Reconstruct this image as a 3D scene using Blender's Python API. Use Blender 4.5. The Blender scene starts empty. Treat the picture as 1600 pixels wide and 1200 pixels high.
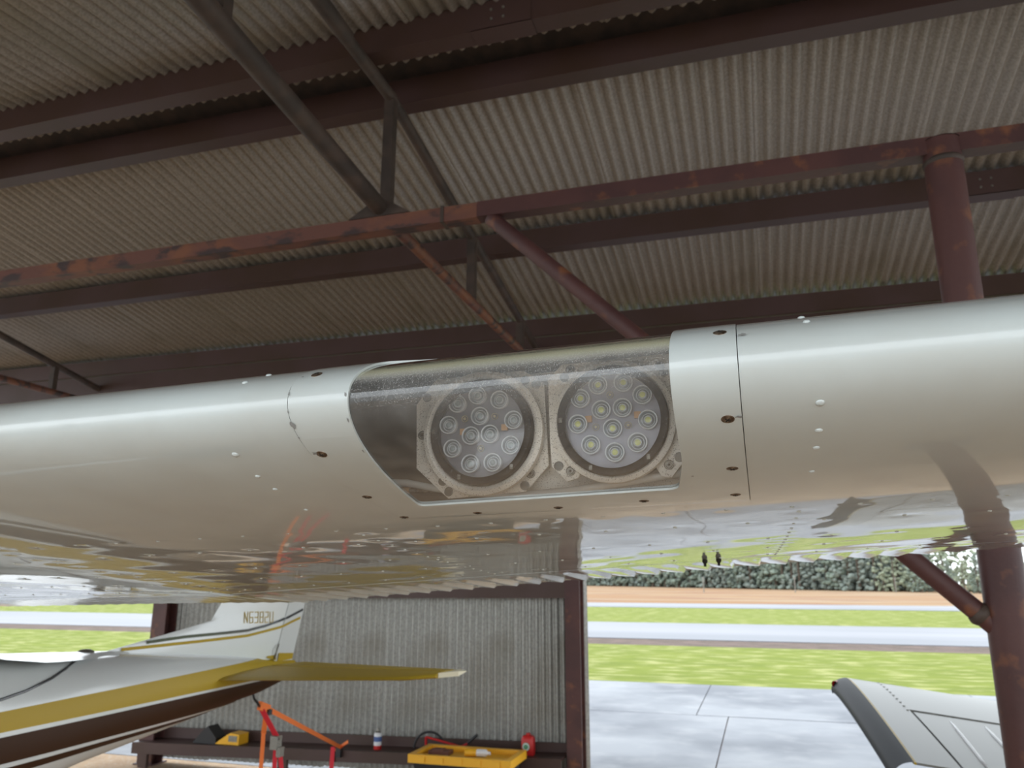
import bpy, math, random
import numpy as np
from mathutils import Vector, Matrix
PI = math.pi
rnd = random.Random(7)
scn = bpy.context.scene
col = scn.collection

# ------------------------------------------------------------------ camera
CZ = 1.9
yaw, pitch, roll = math.radians(17.2), math.radians(13.9), 0.002
cd = bpy.data.cameras.new('camera'); cam = bpy.data.objects.new('camera', cd); col.objects.link(cam)
cam.rotation_mode = 'QUATERNION'
q = (Matrix.Rotation(yaw, 3, 'Z') @ Matrix.Rotation(PI/2 + pitch, 3, 'X') @ Matrix.Rotation(roll, 3, 'Z'))
cam.rotation_quaternion = q.to_quaternion()
cam.location = (0, 0, CZ)
cd.sensor_width = 36.0; cd.sensor_fit = 'HORIZONTAL'
cd.lens = 36.0*1230/1600
cd.clip_start = 0.02; cd.clip_end = 2000
cd.dof.use_dof = True; cd.dof.focus_distance = 0.88; cd.dof.aperture_fstop = 11.0
scn.camera = cam

# ------------------------------------------------------------------ sky, exposure
w = bpy.data.worlds.new('overcast_sky'); scn.world = w; w.use_nodes = True
nt = w.node_tree; nt.nodes.clear()
tc = nt.nodes.new('ShaderNodeTexCoord'); sx = nt.nodes.new('ShaderNodeSeparateXYZ')
rp = nt.nodes.new('ShaderNodeValToRGB'); bg = nt.nodes.new('ShaderNodeBackground'); ow = nt.nodes.new('ShaderNodeOutputWorld')
rp.color_ramp.elements[0].position = 0.0; rp.color_ramp.elements[0].color = (0.80, 0.86, 0.90, 1)
rp.color_ramp.elements[1].position = 1.0; rp.color_ramp.elements[1].color = (0.86, 0.93, 1.0, 1)
nt.links.new(tc.outputs['Generated'], sx.inputs[0]); nt.links.new(sx.outputs['Z'], rp.inputs[0])
nt.links.new(rp.outputs[0], bg.inputs[0]); nt.links.new(bg.outputs[0], ow.inputs[0])
bg.inputs[1].default_value = 2.0
scn.view_settings.view_transform = 'Standard'; scn.view_settings.look = 'None'
scn.view_settings.exposure = 0.75; scn.view_settings.gamma = 1.0
scn.view_settings.use_curve_mapping = False

# ------------------------------------------------------------------ materials
def mat(name, c, rough=.5, metal=0, c2=None, scale=8, thr=(.4, .6), detail=6, bump=0, bscale=40, coat=0, coat_r=.04,
        stretch=(1, 1, 1), spec=.5, r2=None, c3=None, scale3=30, thr3=(.6, .7)):
    m = bpy.data.materials.new(name); m.use_nodes = True
    n = m.node_tree.nodes; l = m.node_tree.links; b = n['Principled BSDF']
    b.inputs['Base Color'].default_value = (*c, 1); b.inputs['Roughness'].default_value = rough
    b.inputs['Metallic'].default_value = metal; b.inputs['Specular IOR Level'].default_value = spec
    b.inputs['Coat Weight'].default_value = coat; b.inputs['Coat Roughness'].default_value = coat_r
    t = n.new('ShaderNodeTexCoord'); mp = n.new('ShaderNodeMapping'); mp.inputs['Scale'].default_value = stretch
    l.new(t.outputs['Object'], mp.inputs[0])
    last = None
    def noise(sc, lo, hi, det=detail):
        a = n.new('ShaderNodeTexNoise'); a.inputs['Scale'].default_value = sc; a.inputs['Detail'].default_value = det
        l.new(mp.outputs[0], a.inputs['Vector'])
        r = n.new('ShaderNodeMapRange'); r.inputs[1].default_value = lo; r.inputs[2].default_value = hi
        l.new(a.outputs['Fac'], r.inputs[0]); return r
    if c2:
        r = noise(scale, *thr)
        mx = n.new('ShaderNodeMix'); mx.data_type = 'RGBA'
        mx.inputs[6].default_value = (*c, 1); mx.inputs[7].default_value = (*c2, 1)
        l.new(r.outputs[0], mx.inputs[0]); last = mx.outputs[2]
        if r2 is not None:
            mr = n.new('ShaderNodeMapRange'); mr.inputs[3].default_value = rough; mr.inputs[4].default_value = r2
            l.new(r.outputs[0], mr.inputs[0]); l.new(mr.outputs[0], b.inputs['Roughness'])
    if c3:
        r = noise(scale3, *thr3)
        mx = n.new('ShaderNodeMix'); mx.data_type = 'RGBA'
        if last: l.new(last, mx.inputs[6])
        else: mx.inputs[6].default_value = (*c, 1)
        mx.inputs[7].default_value = (*c3, 1); l.new(r.outputs[0], mx.inputs[0]); last = mx.outputs[2]
    if last: l.new(last, b.inputs['Base Color'])
    if bump:
        a = n.new('ShaderNodeTexNoise'); a.inputs['Scale'].default_value = bscale; a.inputs['Detail'].default_value = 4
        l.new(mp.outputs[0], a.inputs['Vector'])
        bp = n.new('ShaderNodeBump'); bp.inputs['Strength'].default_value = bump; bp.inputs['Distance'].default_value = .01
        l.new(a.outputs['Fac'], bp.inputs['Height']); l.new(bp.outputs[0], b.inputs['Normal'])
    return m

M = {}
M['paint'] = mat('aircraft_white_paint', (.60, .655, .65), .38, c2=(.56, .60, .585), scale=5, coat=1.0, coat_r=.035)
M['paint_dull'] = mat('aircraft_white_enamel', (.66, .68, .67), .35, coat=.7, coat_r=.1)
M['gold'] = mat('aircraft_gold_paint', (.42, .285, .018), .45, spec=.22)
M['brown'] = mat('aircraft_brown_paint', (.045, .018, .007), .45, spec=.15)
M['tip_black'] = mat('worn_black_paint', (.015, .017, .024), .45, spec=.04)
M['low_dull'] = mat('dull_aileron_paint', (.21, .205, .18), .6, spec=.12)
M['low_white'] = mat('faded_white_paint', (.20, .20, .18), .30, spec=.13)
M['black_paint'] = mat('black_gloss_paint', (.02, .022, .028), .2, coat=.8)
M['steel'] = mat('oxide_red_steel', (.092, .034, .030), .55, c2=(.068, .026, .025), scale=3, c3=(.20, .075, .035), scale3=9, thr3=(.58, .72), bump=.15)
M['rust'] = mat('rusty_red_steel', (.14, .055, .040), .6, c2=(.20, .075, .038), scale=6, thr=(.45, .62), c3=(.05, .030, .030), scale3=11, thr3=(.52, .62), bump=.25, stretch=(.5, 1, 1))
M['dark_steel'] = mat('dark_brown_steel', (.075, .050, .038), .6, c2=(.045, .032, .026), scale=7, bump=.2)
M['purlin'] = mat('oxide_brown_purlin', (.070, .036, .032), .5, c2=(.058, .028, .018), scale=2, thr=(.4, .65), bump=.08)
M['galv'] = mat('weathered_galvanised_sheet', (.39, .345, .30), .40, metal=.22, c2=(.29, .26, .215), scale=60, thr=(.40, .62), c3=(.27, .24, .185), scale3=1.1, thr3=(.5, .75), detail=3, bump=.03, bscale=200)
M['galv_wall'] = mat('galvanised_wall_sheet', (.36, .36, .335), .42, metal=.4, c2=(.28, .28, .26), scale=40, thr=(.42, .62), c3=(.22, .205, .17), scale3=1.1, thr3=(.5, .7), detail=3)
M['dirt'] = mat('tan_dirt_floor', (.46, .315, .19), .95, c2=(.36, .235, .14), scale=2.5, c3=(.45, .38, .30), scale3=28, thr3=(.55, .65), bump=.6, bscale=60)
M['concrete'] = mat('wet_concrete', (.140, .148, .168), .34, c2=(.115, .122, .140), scale=.45, thr=(.42, .62), c3=(.18, .185, .20), scale3=2.2, thr3=(.5, .7), r2=.5, bump=.05, bscale=30, spec=.12)
M['bounce_concrete'] = mat('bounce_concrete', (.42, .40, .37), .8, c2=(.34, .33, .31), scale=.6)  # unseen apron kept pale to bounce light up to the ceiling
M['asphalt'] = mat('wet_asphalt', (.13, .135, .155), .45, c2=(.19, .19, .21), scale=.2, bump=.05, bscale=20, stretch=(.15, 1, 1), spec=.15)
M['gravel'] = mat('reddish_gravel', (.15, .11, .095), .95, spec=.1, c2=(.11, .085, .07), scale=1.5, c3=(.20, .17, .15), scale3=12, bump=.5)
M['grass'] = mat('spring_grass', (.165, .195, .034), .95, spec=.1, c2=(.135, .165, .028), scale=1.6, thr=(.36, .62), c3=(.30, .30, .12), scale3=3.4, thr3=(.50, .66), bump=1.0, bscale=6, stretch=(.4, 1, 1))
M['field'] = mat('dry_orange_grass', (.27, .155, .080), .95, spec=.1, c2=(.30, .22, .14), scale=.12, c3=(.20, .095, .065), scale3=.25, thr3=(.52, .66), bump=.5, stretch=(.3, 1, 1))
M['lamp_metal'] = mat('speckled_cast_aluminium', (.90, .86, .78), .5, metal=0, c2=(.95, .92, .86), scale=18, c3=(.36, .33, .29), scale3=620, thr3=(.58, .66), detail=3)
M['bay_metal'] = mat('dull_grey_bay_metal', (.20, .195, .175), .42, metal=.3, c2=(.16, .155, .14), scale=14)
M['bay_bounce'] = mat('pale_bounce_lining', (.62, .58, .52), .5, c2=(.5, .46, .41), scale=12)  # lower liner made paler to reflect light up onto the lamp mounts
M['rubber'] = mat('black_rubber', (.012, .012, .014), .45, spec=.25, c3=(.08, .08, .08), scale3=350, thr3=(.64, .68))
M['screw'] = mat('tarnished_screw_head', (.33, .27, .21), .38, metal=.85, c2=(.12, .08, .055), scale=160)
M['hole'] = mat('dark_recess', (.02, .017, .013), .8)
M['bolt'] = mat('greyed_bolt', (.30, .29, .26), .45, metal=.7, c2=(.16, .15, .13), scale=200)
M['silver'] = mat('bright_reflector', (.50, .53, .55), .12, metal=.9)
M['diffgrey'] = mat('pale_lamp_backing', (.40, .41, .47), .35, metal=.1)
M['backdark'] = mat('dark_lamp_backing', (.24, .25, .29), .35, metal=.1)
M['rim'] = mat('optic_rim_glint', (.88, .92, .95), .15, coat=1)  # white rings paint in the glints on the LED optics
M['led_yellow'] = mat('led_phosphor', (.95, .95, .25), .3)
M['led_clear'] = mat('led_die_grey', (.42, .50, .50), .25)
M['amber'] = mat('amber_component', (.70, .42, .22), .4)
M['yellow'] = mat('yellow_plastic', (.86, .45, .025), .4)
M['black'] = mat('black_plastic', (.015, .015, .017), .45)
M['red'] = mat('red_plastic', (.55, .02, .02), .4)
M['red_web'] = mat('red_webbing', (.62, .02, .035), .7)
M['orange_web'] = mat('orange_webbing', (.85, .20, .04), .7)
M['white_pl'] = mat('white_label', (.75, .76, .78), .4)
M['blue'] = mat('blue_label_print', (.08, .14, .35), .4)
M['green'] = mat('green_label_print', (.10, .30, .15), .4)
M['trunk'] = mat('tree_bark', (.10, .075, .055), .9)
M['pine'] = mat('haze_paled_pine', (.20, .24, .195), .9, spec=.1, c2=(.17, .205, .17), scale=.8)  # aerial haze is mixed into both pine colours
M['pine2'] = mat('hazy_pine_foliage', (.205, .235, .205), .9, spec=.1, c2=(.17, .20, .175), scale=.8)
M['leaf'] = mat('fresh_leaf_foliage', (.28, .31, .22), .9, spec=.1, c2=(.24, .27, .20), scale=.8)
M['white_tip'] = mat('off_white_tip', (.72, .66, .48), .5)
M['glassdark'] = mat('tinted_window', (.03, .035, .04), .08, coat=1)
M['tyre'] = mat('tyre_rubber', (.02, .02, .02), .8)

def glassy(name, tint, haze, haze_col, rough=.03, dusty=False, ribs=False, gloss=1.0):
    m = bpy.data.materials.new(name); m.use_nodes = True
    n = m.node_tree.nodes; l = m.node_tree.links; n.clear()
    out = n.new('ShaderNodeOutputMaterial'); tr = n.new('ShaderNodeBsdfTransparent'); tr.inputs[0].default_value = (*tint, 1)
    df = n.new('ShaderNodeBsdfDiffuse'); df.inputs[0].default_value = (*haze_col, 1)
    gl = n.new('ShaderNodeBsdfGlossy'); gl.inputs['Roughness'].default_value = rough
    ge = n.new('ShaderNodeNewGeometry'); dt = n.new('ShaderNodeVectorMath'); dt.operation = 'DOT_PRODUCT'
    l.new(ge.outputs['Incoming'], dt.inputs[0]); l.new(ge.outputs['Normal'], dt.inputs[1])
    ab = n.new('ShaderNodeMath'); ab.operation = 'ABSOLUTE'; l.new(dt.outputs['Value'], ab.inputs[0])
    om = n.new('ShaderNodeMath'); om.operation = 'SUBTRACT'; om.inputs[0].default_value = 1.0; l.new(ab.outputs[0], om.inputs[1])
    pw_ = n.new('ShaderNodeMath'); pw_.operation = 'POWER'; pw_.inputs[1].default_value = 5.0; l.new(om.outputs[0], pw_.inputs[0])
    fr = n.new('ShaderNodeMath'); fr.operation = 'MULTIPLY_ADD'; fr.inputs[1].default_value = .96; fr.inputs[2].default_value = .04; l.new(pw_.outputs[0], fr.inputs[0])
    m1 = n.new('ShaderNodeMixShader'); m2 = n.new('ShaderNodeMixShader')
    l.new(tr.outputs[0], m1.inputs[1]); l.new(df.outputs[0], m1.inputs[2])
    l.new(m1.outputs[0], m2.inputs[1]); l.new(gl.outputs[0], m2.inputs[2])
    fm = n.new('ShaderNodeMath'); fm.operation = 'MULTIPLY'; fm.use_clamp = True; fm.inputs[1].default_value = gloss; l.new(fr.outputs[0], fm.inputs[0])
    l.new(fm.outputs[0], m2.inputs[0]); l.new(m2.outputs[0], out.inputs[0])
    m1.inputs[0].default_value = haze
    if dusty:
        # dust grains and algae sitting on the plastic: 'grime' attribute is 1 along the top edge of the cover
        tcn = n.new('ShaderNodeTexCoord')
        at = n.new('ShaderNodeAttribute'); at.attribute_name = 'grime'
        nz = n.new('ShaderNodeTexVoronoi'); nz.inputs['Scale'].default_value = 620
        nb = n.new('ShaderNodeTexNoise'); nb.inputs['Scale'].default_value = 22; nb.inputs['Detail'].default_value = 3
        l.new(tcn.outputs['Object'], nz.inputs[0]); l.new(tcn.outputs['Object'], nb.inputs[0])
        def math_(op, a, b, clamp=True):
            q_ = n.new('ShaderNodeMath'); q_.operation = op; q_.use_clamp = clamp
            for k, v in enumerate((a, b)):
                if isinstance(v, (int, float)): q_.inputs[k].default_value = v
                else: l.new(v, q_.inputs[k])
            return q_.outputs[0]
        mr = n.new('ShaderNodeMapRange'); mr.inputs[1].default_value = .34; mr.inputs[2].default_value = .20
        l.new(nz.outputs['Distance'], mr.inputs[0])
        gt = n.new('ShaderNodeAttribute'); gt.attribute_name = 'grit'
        speck = math_('MULTIPLY', mr.outputs[0], math_('ADD', math_('MULTIPLY', gt.outputs['Fac'], .26), .012))
        base = math_('ADD', math_('MULTIPLY', nb.outputs['Fac'], haze), math_('MULTIPLY', at.outputs['Fac'], .75))
        l.new(math_('ADD', base, speck), m1.inputs[0])
        mx = n.new('ShaderNodeMix'); mx.data_type = 'RGBA'; mx.inputs[6].default_value = (*haze_col, 1); mx.inputs[7].default_value = (.60, .585, .41, 1)
        l.new(at.outputs['Fac'], mx.inputs[0]); l.new(mx.outputs[2], df.inputs[0])
    return m
M['lens'] = glassy('scuffed_clear_plastic', (.98, .98, .97), .20, (.92, .91, .88), .045, dusty=True, gloss=2.0)
M['glass'] = glassy('clear_lamp_glass', (.99, .99, 1.0), .05, (.80, .82, .92), .03, gloss=1.8)
M['dome'] = glassy('clear_led_optic', (.93, .96, .97), .05, (.8, .8, .8), .03, gloss=1.6)

# ------------------------------------------------------------------ mesh helpers
class MB:
    def __init__(s): s.v = []; s.f = []; s.m = []
    def add(s, vs, fs, mi=0):
        o = len(s.v); s.v += [tuple(map(float, p)) for p in vs]; s.f += [tuple(i+o for i in f) for f in fs]; s.m += [mi]*len(fs)
    def box(s, a, b, mi=0):
        x0, y0, z0 = a; x1, y1, z1 = b
        s.add([(x0,y0,z0),(x1,y0,z0),(x1,y1,z0),(x0,y1,z0),(x0,y0,z1),(x1,y0,z1),(x1,y1,z1),(x0,y1,z1)],
              [(3,2,1,0),(4,5,6,7),(0,1,5,4),(1,2,6,5),(2,3,7,6),(3,0,4,7)], mi)
    def hexa(s, p, mi=0):
        s.add(p, [(3,2,1,0),(4,5,6,7),(0,1,5,4),(1,2,6,5),(2,3,7,6),(3,0,4,7)], mi)
    def tube(s, pts, r, n=12, mi=0, cap=True):
        pts = [Vector(p) for p in pts]; rs = r if isinstance(r, (list, tuple)) else [r]*len(pts)
        rings = []; up = None
        for i, p in enumerate(pts):
            t = (pts[min(i+1, len(pts)-1)] - pts[max(i-1, 0)]).normalized()
            if up is None: up = Vector((0,0,1)) if abs(t.z) < .9 else Vector((0,1,0))
            a = t.cross(up).normalized(); b = a.cross(t); up = b
            rings.append([p + (a*math.cos(2*PI*k/n) + b*math.sin(2*PI*k/n))*rs[i] for k in range(n)])
        vs = [v for g in rings for v in g]
        fs = [(i*n+k, i*n+(k+1)%n, (i+1)*n+(k+1)%n, (i+1)*n+k) for i in range(len(pts)-1) for k in range(n)]
        if cap: fs += [tuple(range(n))[::-1], tuple((len(pts)-1)*n+k for k in range(n))]
        s.add(vs, fs, mi)
    def lathe(s, prof, c=(0,0,0), ax=(0,0,1), n=24, mi=0, close=False):
        ax = Vector(ax).normalized(); a = ax.orthogonal().normalized(); b = ax.cross(a); c = Vector(c)
        vs = [c + ax*h + (a*math.cos(2*PI*k/n)+b*math.sin(2*PI*k/n))*max(r, 1e-5) for r, h in prof for k in range(n)]
        fs = [(i*n+k, i*n+(k+1)%n, (i+1)*n+(k+1)%n, (i+1)*n+k) for i in range(len(prof)-1) for k in range(n)]
        s.add(vs, fs, mi)
    def ribbon(s, p, q_, w_, t=.004, mi=0, side=None):
        p = Vector(p); q_ = Vector(q_); d = (q_-p).normalized()
        a = Vector(side) if side else d.cross(Vector((0, 0, 1)) if abs(d.z) < .95 else Vector((0, 1, 0)))
        a = (a - d*a.dot(d)).normalized(); b = a.cross(d)
        a = a*w_/2; b = b*t/2
        s.hexa([p-a-b, p+a-b, p+a+b, p-a+b, q_-a-b, q_+a-b, q_+a+b, q_-a+b], mi)
    def prism(s, poly, d, mi=0):
        d = Vector(d); n = len(poly); P = [Vector(p) for p in poly]
        s.add(P + [p+d for p in P], [tuple(range(n))[::-1], tuple(range(n, 2*n))] + [(i, (i+1)%n, (i+1)%n+n, i+n) for i in range(n)], mi)
    def grid(s, G, mi=0, flip=False):
        G = np.asarray(G); a, b = G.shape[:2]
        I = np.arange(a*b).reshape(a, b)
        F = np.stack([I[:-1,:-1], I[1:,:-1], I[1:,1:], I[:-1,1:]], -1).reshape(-1, 4)
        if flip: F = F[:, ::-1]
        s.add(G.reshape(-1, 3), F.tolist(), mi)
    def mesh(s, name, mats, smooth=False):
        me = bpy.data.meshes.new(name); me.from_pydata(s.v, [], s.f)
        for m_ in (mats if isinstance(mats, (list, tuple)) else [mats]): me.materials.append(m_)
        me.polygons.foreach_set('material_index', s.m)
        me.update()
        if smooth is True: me.polygons.foreach_set('use_smooth', [True]*len(me.polygons))
        elif smooth: me.polygons.foreach_set('use_smooth', [True]*len(me.polygons)); me.set_sharp_from_angle(angle=math.radians(smooth))
        return me
    def build(s, name, mats, parent=None, smooth=False, loc=None):
        return link(name, s.mesh(name, mats, smooth), parent, loc)

def link(name, me, parent=None, loc=None):
    o = bpy.data.objects.new(name, me); col.objects.link(o)
    if parent: setpar(o, parent)
    if loc is not None: o.location = loc
    return o
def worldmat(o):
    m_ = Matrix.LocRotScale(o.location, o.rotation_euler, o.scale)
    return (worldmat(o.parent) @ o.matrix_parent_inverse @ m_) if o.parent else m_
def setpar(o, p):
    o.parent = p; o.matrix_parent_inverse = worldmat(p).inverted()
def tag(o, label=None, cat=None, group=None, kind=None):
    if label: o['label'] = label
    if cat: o['category'] = cat
    if group: o['group'] = group
    if kind: o['kind'] = kind
    return o
def empty(name, loc, *a, **k):
    o = bpy.data.objects.new(name, None); o.empty_display_size = .1; col.objects.link(o); o.location = loc
    return tag(o, *a, **k)

# ================================================================== GROUND AND OUTSIDE (kind = structure)
def flat(name, x0, x1, y0, y1, z, m_, thick=.05, sk=0.0):
    b = MB(); nx = 12
    for i in range(nx):
        a0 = x0+(x1-x0)*i/nx; a1 = x0+(x1-x0)*(i+1)/nx
        b.hexa([(a0,y0+sk*a0,z-thick),(a1,y0+sk*a1,z-thick),(a1,y1+sk*a1,z-thick),(a0,y1+sk*a0,z-thick),
                (a0,y0+sk*a0,z),(a1,y0+sk*a1,z),(a1,y1+sk*a1,z),(a0,y1+sk*a0,z)])
    o = b.build(name, m_); o['kind'] = 'structure'; return o
flat('floor', -16, 10, -3.8, 7.74, 0, M['dirt'])
ap = empty('apron', (0, 11, 0), kind='structure')
sl = MB
ys = [7.76, 12.4, 15.9]
for r in range(2):
    xs = [-46, -34, -22, -14, -8, -4.6, -1.05 if r else -.6, 3.2 if r else 4.2, 9, 16, 26, 40]
    for a, b_ in zip(xs[:-1], xs[1:]):
        m_ = MB(); z = rnd.uniform(-.004, 0)
        m_.box((a+.007, ys[r]+.007, -.15), (b_-.007, ys[r+1]-.007, z))
        s_ = m_.build('concrete_slab', M['concrete'], ap); s_['kind'] = 'structure'
m_ = MB(); m_.box((-46, 7.75, -.3), (40, 15.9, -.02)); o = m_.build('slab_bed', M['gravel'], ap); o['kind'] = 'structure'
flat('apron_front', -46, 40, -60, -3.8, 0, M['bounce_concrete'])
flat('apron_side', -46, -16, -3.8, 7.74, 0, M['bounce_concrete']); flat('apron_side', 10, 40, -3.8, 7.74, 0, M['bounce_concrete'])
flat('grass_verge', -150, 150, 15.9, 24.6, .0, M['grass'])
flat('gravel_shoulder', -150, 150, 24.6, 27.0, .0, M['gravel'])
flat('runway', -250, 250, 27.0, 36.8, .02, M['asphalt'])
flat('grass_strip', -250, 250, 36.8, 56.6, 0, M['grass'])
flat('taxi_road', -300, 300, 56.6, 66.5, .02, M['asphalt'])
flat('dry_field', -500, 500, 66.5, 420, 0, M['field'])

# ================================================================== CEILING (roof sheets)
RY, RZ = 3.95, 5.09
def sheet_mesh(Lx, n_c, pts, amp, seg=6, mname='roof_sheet', m_=None):
    # corrugated sheet: pts = [(y,z),...] path along the sheet, corrugations along it
    b = MB(); X = np.linspace(0, Lx, n_c*seg+1)
    wv = amp*np.cos(2*PI*np.arange(n_c*seg+1)/seg)
    G = np.zeros((len(X), len(pts), 3))
    for j, (y, z) in enumerate(pts):
        G[:, j, 0] = X; G[:, j, 1] = y; G[:, j, 2] = z + wv
    b.grid(G); return b.mesh(mname, m_, True)
ceil = empty('ceiling', (-2, 3.95, 5), kind='structure')
zf = lambda y: RZ - .165*(y-RY)
zn = lambda y: RZ - .10*(RY-y)
SW = 1.08
mf = sheet_mesh(SW+.06, 13, [(4.12, zf(4.12)), (5.9, zf(5.9)), (7.95, zf(7.95))], .019, m_=M['galv'])
mn = sheet_mesh(SW+.06, 13, [(-3.9, zn(-3.9)), (0, zn(0)), (RY+.005, zn(RY))], .019, m_=M['galv'])
for i in range(-12, 8):
    for me, off in ((mf, 0.15), (mn, .42)):
        o = link('roof_sheet', me, ceil, (off+i*SW-.03, 0, -.006*(i % 2))); o['kind'] = 'structure'
b = MB()
b.prism([(-13, RY-.30, zn(RY-.3)+.03), (-13, RY+.08, RZ+.09), (-13, RY+.42, zf(RY+.42)+.03), (-13, RY+.42, zf(RY+.42)+.04), (-13, RY+.08, RZ+.10), (-13, RY-.30, zn(RY-.3)+.04)], (22, 0, 0))
o = b.build('ridge_cap', M['dark_steel'], ceil); o['kind'] = 'structure'

# purlins: C channels, web towards the camera side
def purlin(y, zb, label, h=.18, fl=.12, splice=None, mt='purlin', x0=-12.5, x1=8.5, slope=0.):
    t = .006; e = empty('roof_purlin', (-2, y, zb), label, 'purlin', 'purlins under the roof sheets')
    b = MB()
    poly = [(y, zb), (y+fl, zb), (y+fl, zb+.025), (y+fl-t, zb+.025), (y+fl-t, zb+t), (y+t, zb+t), (y+t, zb+h-t), (y+fl, zb+h-t), (y+fl, zb+h), (y, zb+h)]
    poly = [(p[0], p[1]+slope*(p[0]-y)) for p in poly]
    b.prism([(x0, p[0], p[1]) for p in poly][::-1], (x1-x0, 0, 0)); b.build('channel', M[mt], e)
    if splice is not None:
        b = MB(); b.box((splice, y-.008, zb-.006), (splice+.35, y-.001, zb+h-.01)); b.box((splice, y-.008, zb-.008), (splice+.35, y+fl, zb-.001))
        b.build('splice_plate', M[mt], e)
        for k in range(2):
            for j in range(2):
                b = MB(); b.lathe([(0, -.016), (.007, -.016), (.009, -.012), (.009, -.008)], (splice+.12+.07*k, y, zb+.05+.06*j), (0, 1, 0), 8); b.build('bolt', M['bolt'], e)
    return e
purlin(3.575, 4.88, 'brown steel purlin just on the near side of the roof ridge, highest in view', splice=-1.35)
purlin(4.085, 4.872, 'deep brown steel purlin just beyond the ridge gap, directly behind the near one', splice=None)
purlin(5.84, 4.55, 'brown steel purlin halfway down the far roof slope, below the tube beam in view', splice=1.55)
purlin(7.36, 4.29, 'darkest steel purlin at the far eave just above the wing edge')
for y, t in ((1.75, 'near side purlin second from the ridge, over the wing'), (0, 'near side purlin third from the ridge'), (-1.8, 'near side purlin fourth from the ridge'), (-3.6, 'near eave purlin over the hangar opening')):
    purlin(y, zn(y)-.215, t)

e = empty('eave_gap_filler', (-2, 7.5, 4.1), 'added dark steel strip closing off the sky gap along the far eave, just above the wing edge', 'beam')
b = MB(); b.box((-12.5, 7.40, 3.93), (8.5, 7.415, 4.285)); b.box((-12.5, 7.40, 3.90), (8.5, 7.58, 3.93)); b.build('filler_plate', M['purlin'], e)  # added plates block the sky showing under the eave purlin
# ------------------------------------------------------------------ tube beam, column with its brace
BZ = 3.925; CY = 3.884
e = empty('tube_beam', (0, CY, BZ), 'rusty red square tube beam running level under the roof onto the pipe column', 'beam')
b = MB(); h = .045
b.box((-12.5, CY-h, BZ-h), (-.30-1.1, CY+h, BZ+h)); b.build('beam_tube', M['rust'], e)
b = MB(); b.box((-1.399, CY-h, BZ-h+.002), (8.5, CY+h, BZ+h+.004)); b.build('beam_tube', M['steel'], e)
b = MB(); b.box((-1.62, CY-h-.006, BZ-h-.005), (-1.60, CY+h+.006, BZ+h+.006)); b.build('weld_bead', M['dark_steel'], e)
def column(x, label, brace=True):
    e = empty('pipe_column', (x, CY, 0), label, 'column', 'pipe columns carrying the tube beam')
    b = MB(); b.tube([(x, CY, .012), (x, CY, 3.955)], .084, 28); b.build('pipe_shaft', M['steel'], e, 40)
    b = MB(); b.lathe([(.084, 3.83), (.091, 3.84), (.091, 3.85), (.084, 3.86)], (x, CY, 0), n=28); b.lathe([(.09, 0), (.05, .012)], (x, CY, 3.955), n=28); b.build('weld_bead', M['dark_steel'], e, True)
    b = MB(); b.box((x-.15, CY-.15, 0), (x+.15, CY+.15, .015)); b.build('base_plate', M['steel'], e)
    if brace:
        p, q_ = Vector((x-.02, CY, 1.68)), Vector((x-2.30, CY, 3.885))
        b = MB(); b.tube([p, q_], .043, 20); b.build('knee_brace', M['steel'], e, 40)
        b = MB(); d = (q_-p).normalized(); c = p+d*.115
        b.lathe([(.046, -.02), (.052, -.004), (.052, .004), (.046, .02)], c, d, 20)
        b.build('weld_bead', M['dark_steel'], e, True)
    return e
column(.969, 'dark red steel pipe column at the right with a slanting pipe brace')
column(-8.2, 'dark red steel pipe column far off to the left')

# ------------------------------------------------------------------ trusses
def truss(x, label):
    e = empty('roof_truss', (x, CY, 4), label, 'truss', 'pipe trusses across the hangar')
    b = MB(); b.tube([(x, -3.5, 4.02), (x, 0, 4.55), (x, 2.2, 4.84), (x, 3.93, 4.82)], .038, 16); b.build('top_chord', M['dark_steel'], e, 40)
    b = MB(); b.tube([(x, 3.93, 4.82), (x, 7.55, 4.10)], .036, 16); b.build('top_chord', M['dark_steel'], e, 40)
    b = MB(); b.tube([(x, 2.9, 4.85), (x, 3.36, 4.836)], .046, 16); b.lathe([(.038, 0), (.048, .01), (.046, .03)], (x, 2.9, 4.85), (0, 1, 0), 16); b.build('pipe_sleeve', M['dark_steel'], e, 40)
    b = MB(); b.tube([(x, -3.5, 3.98), (x, 0, 4.42), (x, 2.2, 4.17), (x, 3.93, 4.02)], .052, 16); b.build('bottom_chord', M['dark_steel'], e, 40)
    b = MB(); b.tube([(x+.03, 4.0, 3.965), (x+.03, 7.5, 3.93)], .036, 16); b.build('bottom_chord', M['rust'], e, 40)
    for y, z0, z1 in ((3.93, 4.03, 4.80), (5.42, 3.98, 4.52), (6.75, 3.96, 4.25), (2.35, 4.18, 4.83)):
        b = MB(); b.box((x-.032, y-.03, z0), (x+.032, y+.03, z1)); b.build('strut', M['dark_steel'], e)
    b = MB(); b.prism([(x-.2, CY-.05, 3.972), (x+.2, CY-.05, 3.972), (x+.06, CY-.05, 4.06), (x-.06, CY-.05, 4.06)], (0, .1, 0)); b.build('gusset_plate', M['dark_steel'], e)
truss(-2.01, 'dark brown pipe truss crossing the ceiling left of centre, resting on the tube beam')
truss(-7.55, 'dark pipe truss at the far lower left of the ceiling')
truss(3.55, 'pipe truss right of the column, beyond the view')

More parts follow.
